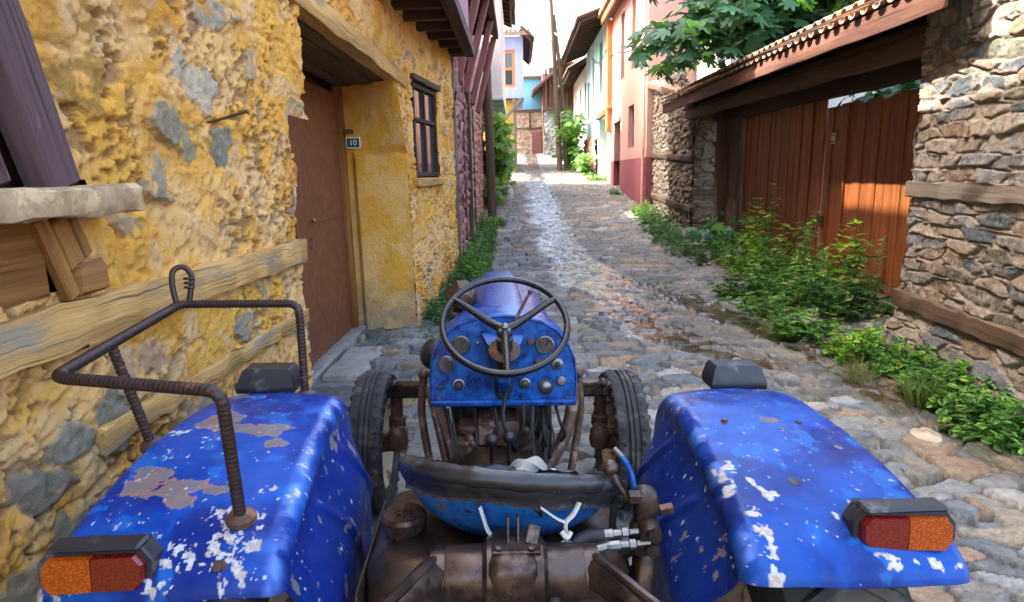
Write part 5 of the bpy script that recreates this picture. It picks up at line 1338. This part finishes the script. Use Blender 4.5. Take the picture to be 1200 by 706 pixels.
b = MB(); b.tube([(-.95, 0, .53), (-.3, 0, .53), (.3, 0, .53), (.95, 0, .53)], .075, 14, 1); rbox(b, (0, -.02, .50), (.22, .22, .22)); b.obj('rear_axle', M['iron'], TR)
for s in (-1, 1): b = MB(); b.box((s * .36 - .11, .30, .36), (s * .36 + .11, .75, .375), .004); b.obj('footplate', M['iron'], TR)

# hydraulic valve on the right
b = MB(); rbox(b, (.312, -.16, 1.04), (.030, .030, .045), 18, 8, 3.); b.lathe([(0, -.045), (.025, -.045), (.029, -.02), (.029, .02), (.025, .045), (0, .045)], (.316, -.17, .995), (0, 1, .2), 18); b.lathe([(0, -.03), (.026, -.028), (.03, 0), (.03, .04), (.022, .05), (0, .05)], (.305, -.17, .955), (0, 0, 1), 16)
b.lathe([(0, 0), (.017, 0), (.017, .05), (0, .05)], (.27, -.17, 1.065), (1, 0, 0), 6); b.lathe([(0, 0), (.014, 0), (.014, .03), (0, .03)], (.345, -.17, 1.03), (1, 0, 0.2), 6); b.box((.295, -.19, .5), (.335, -.13, .93), .006)
for z, y in ((.955, -.212), (1.0, -.222)): b.lathe([(0, 0), (.017, 0), (.017, .01), (0, .012)], (.32, y, z), (0, -1, 0), 6)
vb = b.obj('control_valve', M['iron'], TR, 50)
b = MB(); b.tube([(.275, -.165, 1.05), (.255, -.145, 1.075), (.238, -.13, 1.105)], .0065, 8); b.ball((.233, -.125, 1.117), .020, 14); b.obj('valve_lever', M['iron2'], vb)
b = MB(); b.tube([(.31, -.10, .6), (.315, -.08, .95), (.31, -.06, 1.03), (.298, -.04, 1.075), (.28, -.02, 1.10)], .008, 9); bl = b.obj('position_lever', M['paint2'], TR)
b = MB(); b.tube([(.284, -.025, 1.096), (.266, -.008, 1.112)], .008, 8); b.obj('lever_tip', M['steel'], bl)
b = MB()
for y, z, x0 in ((-.195, .985, .20), (-.21, .965, .215)):
    b.lathe([(0, 0), (.010, 0), (.012, .01), (.012, .03), (.009, .032), (.009, .05), (.012, .052), (.012, .066), (.007, .07), (.007, .10)], (x0, y, z), (1, 0, .08), 8)
b.tube([(.215, -.21, .965), (.16, -.22, .958), (.10, -.215, .95), (.05, -.2, .945)], .009, 8); b.obj('hose_fitting', M['steel'], TR)
b = MB(); b.tube([(.21, -.195, .985), (.16, -.20, .98), (.115, -.24, .955), (.08, -.33, .90), (.062, -.38, .82), (.05, -.40, .70), (.06, -.36, .55)], .0155, 10); b.obj('hydraulic_hose', M['cable'], TR)
b = MB(); b.tube([(.30, -.15, .93), (.26, -.13, .90), (.25, -.10, .95), (.26, -.10, 1.02), (.285, -.13, 1.03)], .009, 8); b.tube([(.30, -.13, .90), (.25, -.10, .86), (.21, -.05, .80), (.22, .1, .6)], .012, 8); b.tube([(.31, -.14, .90), (.33, -.10, .84), (.28, -.06, .78)], .014, 8); b.obj('hydraulic_hose', M['cable'], TR)
for x, y, z in ((-.045, .46, .925), (.012, .46, .935)):
    b = MB(); b.tube([(x + .004, y + .12, .55), (x, y + .04, .75), (x, y, z)], [.010, .008, .007], 8); lv = b.obj('gear_lever', M['iron'], TR)
    b = MB(); b.ball((x, y, z + .006), .0225, 16); b.obj('lever_knob', M['black'], lv)

# luggage rack of reinforcing bar on the left fender
def rounded(pts, r=.035, n=6):
    pts = [np.array(p, float) for p in pts]; out = [pts[0]]
    for a, c, d in zip(pts, pts[1:], pts[2:]):
        u = (a - c) / np.linalg.norm(a - c); v = (d - c) / np.linalg.norm(d - c); s, e = c + u * r, c + v * r
        for k in range(n + 1): t = k / n; out.append((1 - t) ** 2 * s + 2 * t * (1 - t) * c + t * t * e)
    out.append(pts[-1]); return out
ZT = 1.385
b = MB(); b.tube(rounded([(-.59, -.245, 1.06), (-.575, -.32, ZT), (-.955, -.225, ZT), (-1.03, .48, ZT + .01), (-.645, .435, ZT + .02), (-.642, .435, 1.09)]), .0115, 12, 1, rebar=1); rk = b.obj('rack_rail', M['rebar'], TR, 70)
b = MB(); b.tube([(-.935, .075, 1.08), (-.985, .03, ZT)], .0115, 12, 1, rebar=1); b.obj('rack_post', M['rebar'], rk)
b = MB(); b.tube([(-1.03, .465, ZT), (-1.045, .475, ZT + .07), (-1.045, .49, ZT + .115), (-1.02, .505, ZT + .125), (-.995, .50, ZT + .10), (-.995, .49, ZT + .06), (-1.005, .48, ZT + .0)], .009, 8, 4)
for k in range(3): b.ring((-1.0, .492, ZT + .062 + .014 * k), (0, .1, 1), .013, .004, 14, 6)
b.obj('rack_hook', M['rebar'], rk)
b = MB()
for c in ((-.59, -.245, 1.074), (-.642, .435, 1.106), (-.935, .075, 1.105)): b = MB(); b.lathe([(0, -.02), (.032, -.018), (.032, .002), (.022, .010), (.014, .016)], c, (0, -.15, 1), 14); b.obj('weld_collar', M['rust'], rk)

b = MB(); b.tube([(-.49, -.30, .90), (-.475, -.34, .915), (-.46, -.38, .90), (-.455, -.40, .84)], .0016, 5); b.obj('loose_wire', M['pipe'], TR)
# ------------------------------------------------------------------ plants
def template(half, droop=.12, fold=.10):
    xs = [p[0] for p in half]; V = []; T = []
    n = len(half)
    for x, y in half: V.append((x, 0, -fold * y * 0 - droop * x * x))
    for sgn in (1, -1):
        o = len(V)
        for x, y in half: V.append((x, sgn * y, fold * y * 2 - droop * x * x))
        for i in range(n - 1):
            a, b_, c, d = i, i + 1, o + i + 1, o + i
            T += [(a, b_, c), (a, c, d)]
    return np.array(V), np.array(T)
T_OV = template([(0, .0), (.14, .17), (.38, .25), (.66, .17), (1, 0)])
T_NE = template([(0, .02), (.10, .22), (.24, .27), (.36, .22), (.52, .22), (.68, .12), (1, 0)], .25, .12)
T_RD = template([(0, .02), (.2, .28), (.55, .34), (.85, .2), (1, 0)], .15, .1)
def fig_template():
    half = []
    for a, r in ((0, 1.0), (7, .93), (14, .70), (20, .48), (27, .70), (36, .92), (44, .90), (52, .66), (58, .46), (68, .62), (80, .74), (92, .70), (108, .50), (135, .33), (160, .22)):
        half.append((math.cos(R(a)) * r, math.sin(R(a)) * r))
    pts = half + [(x, -y) for x, y in half[::-1][:-1]]
    V = [(0, 0, .02)] + [(x, y, -.14 * (x * x + y * y) + .03 * math.cos(5 * math.atan2(y, x))) for x, y in pts]
    m = len(pts); T = [(0, 1 + i, 1 + (i + 1) % m) for i in range(m)]
    V = np.array(V); V[:, 0] += .2; V[0, 0] = .2
    return V, np.array(T)
T_FIG = fig_template()
def leaf_mesh(P, D, N, S, C, tmp):
    TV, TT = tmp; n = len(P)
    D = D / (np.linalg.norm(D, axis=1)[:, None] + 1e-9); N = N - D * (N * D).sum(1)[:, None]; N /= np.linalg.norm(N, axis=1)[:, None] + 1e-9
    Wd = np.cross(N, D)
    V = P[:, None] + S[:, None, None] * (TV[None, :, 0:1] * D[:, None] + TV[None, :, 1:2] * Wd[:, None] + TV[None, :, 2:3] * N[:, None])
    F = (TT[None] + (np.arange(n) * len(TV))[:, None, None]).reshape(-1, 3)
    Cc = np.repeat(C[:, None], len(TV), 1) * (.9 + .2 * rng.random((n, len(TV), 1)))
    return V.reshape(-1, 3), F, Cc.reshape(-1, 3)
GREENS = {'weed': [(0.100, 0.241, 0.049), (0.141, 0.316, 0.059), (0.075, 0.184, 0.041), (0.200, 0.400, 0.067)],
          'nettle': [(0.092, 0.208, 0.092), (0.125, 0.259, 0.108), (0.067, 0.159, 0.067), (0.167, 0.316, 0.133)],
          'bright': [(0.167, 0.400, 0.041), (0.250, 0.450, 0.049), (0.117, 0.300, 0.041), (0.350, 0.450, 0.067)],
          'dark': [(0.049, 0.125, 0.037), (0.075, 0.167, 0.049), (0.041, 0.100, 0.033), (0.100, 0.200, 0.059)],
          'fig': [(0.057, 0.155, 0.086), (0.081, 0.190, 0.098), (0.040, 0.121, 0.063), (0.103, 0.230, 0.115), (0.138, 0.322, 0.057)]}
M['stem'] = mat_plain('green_stem', (.09, .14, .04), .7, 0, .2, 20)
M['bark'] = mat_wood('fig_bark', (.14, .125, .10), (.24, .22, .18), .85)
def weed(name, label, cat, c, rx, ry, h, ns, ls, pal_, group, tmp=T_NE, lean=.5, per=.045, tall=0., spread=1.):
    """one plant: many leafy stems rising from its base"""
    base = np.array((c[0], c[1], c[2] if len(c) > 2 else zr(c[0], c[1])))
    t = thing(name, label, cat, tuple(base), group=group)
    P, D, N, S, C = [], [], [], [], []; sb = MB(); cols = np.array(GREENS[pal_])
    for k in range(ns):
        a = rng.random() * 2 * PI; rr = math.sqrt(rng.random())
        b0 = base + np.array((math.cos(a) * rx * rr * .8, math.sin(a) * ry * rr * .8, -.02))
        hh = h * rng.uniform(.45, 1.) * (1.1 - .45 * rr)
        if tall and k < ns * .10: hh = h * (1 + tall * rng.random())
        out = np.array((math.cos(a) * rx, math.sin(a) * ry, 0)); ln = lean * rng.uniform(.2, 1.1) * rr
        tip = b0 + np.array((0, 0, hh)) + out * ln + rng.normal(0, .04, 3)
        mid = (b0 + tip) / 2 + np.array((0, 0, hh * .08)) + rng.normal(0, .03, 3)
        pts = [b0, mid, tip]
        if k % 2 == 0 or ns < 40: sb.tube(pts, [.005, .0035, .0015], 4, 2)
        m = max(3, int(hh / per)); az = rng.random() * PI
        for q in range(m):
            s = .12 + .88 * (q + rng.random() * .6) / m; s = min(s, 1.)
            p = (1 - s) ** 2 * b0 + 2 * s * (1 - s) * mid + s * s * tip
            az += PI / 2 + rng.normal(0, .35)
            for e in (0, PI):
                d = np.array((math.cos(az + e), math.sin(az + e), rng.uniform(-.35, .45)))
                P.append(p); D.append(d); N.append(np.array((0, 0, 1.)) + rng.normal(0, .35, 3)); S.append(ls * rng.uniform(.55, 1.25) * (1.1 - .45 * s))
                C.append((cols[rng.integers(len(cols))] if rng.random() > .05 else np.array((.30, .26, .06))) * rng.uniform(.7, 1.35))
    V, F, Cc = leaf_mesh(np.array(P), np.array(D), np.array(N), np.array(S), np.array(C), tmp)
    mesh_obj('leaves', V, F, M['leaf'], t, Cc)
    sb.obj('stems', M['stem'], t)
    return t
GL = 'weeds along the left wall foot'
def lz(x, y): return zr(x, y) + .10 * float(sst(-.9, -1.5, np.array(x))) * float(sst(7, 9, np.array(y)))
for i, (x, y, rx, ry, h, pl_, lab) in enumerate((
    (-1.02, 7.75, .24, .40, .36, 'nettle', 'low grey green weed clump at the foot of the yellow plaster pier'),
    (-.92, 8.60, .30, .48, .62, 'nettle', 'grey green nettle clump below the small yellow house window'),
    (-.78, 9.35, .30, .45, .80, 'weed', 'tall bright nettle clump at the far corner of the yellow house'),
    (-.78, 10.4, .26, .60, .78, 'nettle', 'grey green weed clump just past the grey corner post'),
    (-.76, 11.8, .26, .75, .72, 'weed', 'bushy weed clump against the near part of the pink stone wall'),
    (-.78, 13.4, .26, .85, .66, 'nettle', 'weed clump against the middle of the pink stone wall'),
    (-.80, 15.2, .26, .9, .62, 'weed', 'weed clump against the pink wall just before the wooden post'),
    (-.62, 16.6, .22, .6, .30, 'weed', 'small low weed tuft at the foot of the round wooden post'))):
    weed('nettle_clump', lab, 'weed', (x, y, lz(x, y)), rx, ry, h, int(105 * max(1, rx * ry * 5)), .095, pl_, GL)
for x, y, r, lab in ((-.86, 6.75, .22, 'flat creeping weed patch on the slabs in front of the pier'), (-1.25, 6.95, .2, 'creeping weed patch beside the doorstep corner'), (-.62, 5.55, .16, 'small weed tuft between slabs behind the left front wheel'), (.55, 3.35, .14, 'small weed tuft on the dirt beside the right front wheel'), (-.75, 4.9, .12, 'tiny weed tuft on the slab beside the left front wheel')):
    weed('creeping_weed', lab, 'weed', (x, y), r, r * 1.2, .09, 34, .042, 'weed', 'low weeds between the paving stones', T_RD, .8, .03)
GR = 'weeds along the right wall foot'
for x, y, rx, ry, h, pl_, lab in (
    (3.42, 17.4, .30, .6, .45, 'weed', 'weed clump beside the maroon plinth corner'),
    (3.35, 16.2, .36, .7, .55, 'nettle', 'grey green weed clump along the far end of the stone wall'),
    (3.35, 14.9, .40, .75, .55, 'nettle', 'grey green weed clump at the middle of the far stone wall'),
    (3.30, 13.7, .40, .65, .55, 'nettle', 'grey green weed clump at the near corner of the far stone wall'),
    (3.30, 12.4, .45, .60, .48, 'nettle', 'spreading grey green weed mound in front of the gate post'),
    (3.55, 11.4, .45, .55, .45, 'dark', 'dull green weed mound beside the gutter before the left gate leaf')):
    weed('nettle_clump', lab, 'weed', (x, y, zr(x, y) + .02), rx, ry, h, int(75 * max(1, rx * ry * 4)), .098, pl_, GR)
GG = 'green bushes in front of the plank gate'
for x, y, rx, ry, h, pl_, tl, lab in (
    (3.75, 10.3, .48, .6, .95, 'weed', .7, 'tall leafy bush before the left plank gate leaf'),
    (3.55, 9.3, .45, .55, .85, 'bright', .3, 'yellow green bush in front of the middle of the gate'),
    (3.60, 8.4, .45, .5, .80, 'weed', .7, 'leafy bush before the chain lock of the gate'),
    (3.65, 7.6, .45, .45, .82, 'weed', .3, 'dense green bush before the right plank gate leaf'),
    (3.65, 6.8, .40, .40, .80, 'dark', .6, 'bush in the corner between right gate leaf and stone wall'),
    (3.05, 7.55, .40, .40, .42, 'weed', .1, 'low spreading bush at the edge of the brown gutter'),
    (3.05, 6.55, .36, .34, .42, 'weed', .1, 'low bush in front of the stone wall corner'),
    (3.10, 8.5, .35, .4, .45, 'dark', .1, 'dark low bush by the gutter below the yellow green bush')):
    weed('green_bush', lab, 'bush', (x, y, .08 + .12 * (x > 3.4)), rx, ry, h * .74, 50, .14, pl_, GG, T_OV, .75, .06, tl * 1.3)
for x, y, h, lab in ((3.85, 10.0, 1.75, 'tall thin plant stem standing up before the left gate leaf'), (3.85, 8.9, 1.25, 'thin leafy stem rising before the join of the gate leaves'), (3.9, 7.9, 1.45, 'thin leafy stem in front of the sunlit gate patch'), (3.85, 7.15, 1.35, 'thin leafy stem close to the stone wall corner')):
    weed('tall_weed', lab, 'weed', (x, y, .15), .16, .16, h * 1.12, 6, .17, 'bright', 'tall thin weeds before the gate', T_OV, .8, .085)
for x, y, rx, ry, h, pl_, lab in (
    (3.20, 5.75, .30, .30, .36, 'bright', 'bright green weed clump at the near foot of the right wall corner'),
    (3.32, 5.15, .30, .34, .34, 'weed', 'green weed clump below the lower timber band of the right wall'),
    (3.28, 4.55, .32, .34, .38, 'weed', 'green weed clump at the right edge below the stone wall'),
    (3.15, 3.95, .30, .30, .32, 'weed', 'nearest weed clump at the right wall foot')):
    weed('leafy_weed', lab, 'weed', (x, y, .03), rx, ry, h, 95, .085, pl_, 'leafy weeds under the right stone wall', T_RD, .7, .035)
def tuft(label, c, n, h):
    t = thing('grass_tuft', label, 'grass', c, group='grass tufts'); b = MB()
    P, D, N, S, C = [], [], [], [], []
    for k in range(n):
        a = rng.random() * 2 * PI; P.append(np.array(c) + np.array((math.cos(a) * .12 * rng.random(), math.sin(a) * .12 * rng.random(), 0)))
        D.append((math.cos(a) * rng.uniform(.3, 1.2), math.sin(a) * rng.uniform(.3, 1.2), 1)); N.append((math.cos(a), math.sin(a), .4)); S.append(h * rng.uniform(.5, 1.2)); C.append(np.array((.17, .21, .06)) * rng.uniform(.6, 1.3))
    V, F, Cc = leaf_mesh(np.array(P), np.array(D, float), np.array(N, float), np.array(S), np.array(C), template([(0, .012), (.5, .014), (1, 0)], .35, 0))
    mesh_obj('blades', V, F, M['leaf'], t, Cc)
tuft('dry green grass tuft at the right wall foot near the picture edge', (3.0, 4.5, .03), 170, .26)
tuft('dry grass tuft beside the bright weed clump at the right', (2.85, 5.1, .03), 110, .2)
tuft('grass tuft on the left verge beside the wooden post', (-.42, 16.2, .46), 120, .25)

# fig sapling by the gate post, vines further up the lane
def fig_like(name, label, cat, c, branches, ls, per, trunk=None, pal_='fig', group=None, bark='bark', tmp=T_FIG, jit=.06, start=.35, dens=1.):
    t = thing(name, label, cat, c, group=group); b = MB(); cols = np.array(GREENS[pal_])
    if trunk is not None: b.tube(*trunk, 10)
    P, D, N, S, C = [], [], [], [], []
    for pts, r in branches:
        pts = [np.array(p, float) for p in pts]
        b.tube(pts, [r, r * .6, r * .3], 6, 4)
        L = sum(np.linalg.norm(q - p) for p, q in zip(pts, pts[1:])); m = max(3, int(L * (1 - start) / per)); az = rng.random() * 6
        for q in range(m):
            s = start + (1 - start) * (q + rng.random()) / m; s = min(s, 1.)
            p0, p1, p2 = pts[0], pts[len(pts) // 2], pts[-1]
            p = (1 - s) ** 2 * p0 + 2 * s * (1 - s) * (2 * p1 - .5 * p0 - .5 * p2) + s * s * p2
            az += 2.4 + rng.normal(0, .4)
            d = np.array((math.cos(az), math.sin(az), rng.uniform(-.5, .3)))
            pe = p + d * ls * rng.uniform(.25, .5) + rng.normal(0, jit, 3) * .3
            if q % 2 == 0: b.tube([p, pe], .003, 4, 1)
            P.append(pe); D.append(d + np.array((0, 0, -.35))); N.append(np.array((-.25, -.25, 1.)) + rng.normal(0, .35, 3)); S.append(ls * rng.uniform(.45, .8)); C.append(cols[rng.integers(len(cols))] * rng.uniform(.8, 1.2))
    V, F, Cc = leaf_mesh(np.array(P), np.array(D), np.array(N), np.array(S), np.array(C), tmp)
    mesh_obj('crown', V, F, M['leaf'], t, Cc)
    b.obj('trunk', M[bark], t)
br = []
root = np.array((5.0, 11.6, 4.0))
ends = [(1.70, 10.4, 3.62), (1.95, 10.3, 3.95), (2.35, 10.0, 3.45), (2.75, 9.8, 3.42), (2.5, 10.3, 4.3), (1.9, 10.6, 4.6), (2.1, 10.2, 4.9), (3.0, 9.6, 3.45)]
for k in range(80):
    x = rng.uniform(2.2, 5.3); zr0 = max(3.45, 3.22 + .335 * (x - 3.14) + .22); ends.append((x, rng.uniform(9.0, 12.0), zr0 + (5.6 - zr0) * rng.random() ** 1.5))
for e in ends:
    e = np.array(e); m = (root * .55 + e * .45) + np.array((0, 0, .35)) + rng.normal(0, .15, 3); br.append(([root + rng.normal(0, .12, 3), m, e], .035))
fig_like('fig_tree', 'large leaved fig tree spreading over the tiled gate roof', 'tree', (5.2, 11.9, 0), br,   .34, .062, ([(5.2, 11.9, -.1), (5.15, 11.8, 2), (5.0, 11.6, 4.1)], [.16, .13, .10]))
br = [([(3.95, 12.45, .1), (3.95 + .1 * math.cos(a), 12.4 + .1 * math.sin(a), .4), (3.95 + .42 * math.cos(a), 12.35 + .4 * math.sin(a), .35 + .40 * (k % 3) * .8)], .012) for k, a in enumerate(np.linspace(0, 6, 9))]
fig_like('fig_sapling', 'young fig sapling with lobed leaves against the gate post', 'bush', (3.95, 12.45, .1), br, .30, .05, None, 'fig', start=.25)
def vine(label, c, box, n, ls, pal_):
    br = []
    for k in range(n):
        e = np.array([rng.uniform(*box[i]) for i in range(3)]); s = np.array((c[0], c[1], c[2])) + rng.normal(0, .1, 3)
        m = np.array((s[0] * .6 + e[0] * .4, s[1] * .5 + e[1] * .5, s[2] * .35 + e[2] * .65)); br.append(([s, m, e], .012))
    fig_like('grape_vine', label, 'vine', c, br, ls, .11, None, pal_, 'vines climbing the lane walls', start=.3)
vine('leafy climber in the yard seen through the gap above the plank gate', (6.2, 9, .2), ((4.75, 6), (6.6, 10.5), (2.3, 3.2)), 110, .34, 'fig')
vine('green vine climbing up behind the round wooden post, left', (-.85, 20.3, .9), ((-1.0, -.25), (18.6, 21.5), (1.1, 3.7)), 40, .32, 'weed')
vine('bushy vine at the foot of the white bay house', (-.8, 23.5, 1.2), ((-1.2, -.1), (22.0, 26), (1.3, 3.0)), 40, .32, 'weed')
vine('sunlit yellow green vine climbing beside the utility pole', (2.6, 33.5, 2.0), ((1.7, 3.4), (30.6, 34), (2.0, 5.0)), 44, .34, 'weed')
vine('low green vine bushes at the foot of the turquoise house', (3.2, 30.5, 1.8), ((2.6, 3.5), (28.5, 33.5), (1.6, 2.7)), 40, .30, 'weed')
weed('verge_weed', 'small weed patch on the step before the pale niche', 'weed', (3.2, 26.3, zr(0, 26.3)), .5, .7, .35, 60, .11, 'weed', None, T_RD)
weed('verge_weed', 'weed tuft beside the dark doorway of the salmon house', 'weed', (3.3, 21.6, zr(0, 21.6)), .2, .3, .35, 30, .09, 'weed', None, T_RD)
# cloth-white bag at the left verge and loose stones on the dirt
b = MB(); b.lathe([(0, 0), (.16, .02), (.19, .2), (.15, .42), (.06, .5), (.08, .56), (0, .56)], (-.35, 21.0, zr(0, 21)), n=14); solo(b, 'white_sack', M['strap'], 'small white sack standing in the weeds on the left verge', 'sack')
def stone(label, c, s, colr):
    b = MB(); n = 12; rings = []
    for i in range(8):
        a = -PI / 2 + PI * i / 7; r = []
        for j in range(n):
            t = 2 * PI * j / n; k = 1 + .25 * (float(vn(np.array(j * .9 + c[0] * 7), np.array(i * .8 + c[1] * 5), 5)) - .5) * 2
            r.append((c[0] + s[0] * math.cos(a) ** .7 * math.cos(t) * k, c[1] + s[1] * math.cos(a) ** .7 * math.sin(t) * k, c[2] + s[2] * math.sin(a) * k))
        rings.append(r)
    b.loft(rings); solo(b, 'loose_stone', colr, label, 'stone', 'loose stones on the dirt', 30)
ST = [mat_plain('stone_%s' % n, c, .85, 0, .3, 14, .5, .2, c2, .58, bdist=.006) for n, c, c2 in (('grey', (.24, .245, .24), (.32, .30, .26)), ('tan', (.40, .32, .22), (.30, .24, .18)), ('slate', (.14, .16, .18), (.2, .2, .2)))]
for x, y, sx, sy, sz, k, lab in ((2.45, 4.55, .12, .10, .045, 0, 'flat round grey stone lying on the dirt beside the weeds'), (2.62, 3.85, .10, .13, .07, 1, 'knobbly tan stone at the right beside the dry grass'), (1.72, 4.35, .13, .08, .05, 1, 'tan stone on the dirt just beyond the right fender lamp'), (2.05, 4.60, .10, .10, .04, 2, 'dark slate stone on the dirt right of the fender'), (2.0, 5.6, .06, .05, .05, 1, 'small pale stone at the edge of the brown puddle'), (1.45, 3.2, .07, .05, .03, 1, 'small tan stone beside the right fender edge')):
    stone(lab, (x, y, .035), (sx, sy, sz), ST[k])
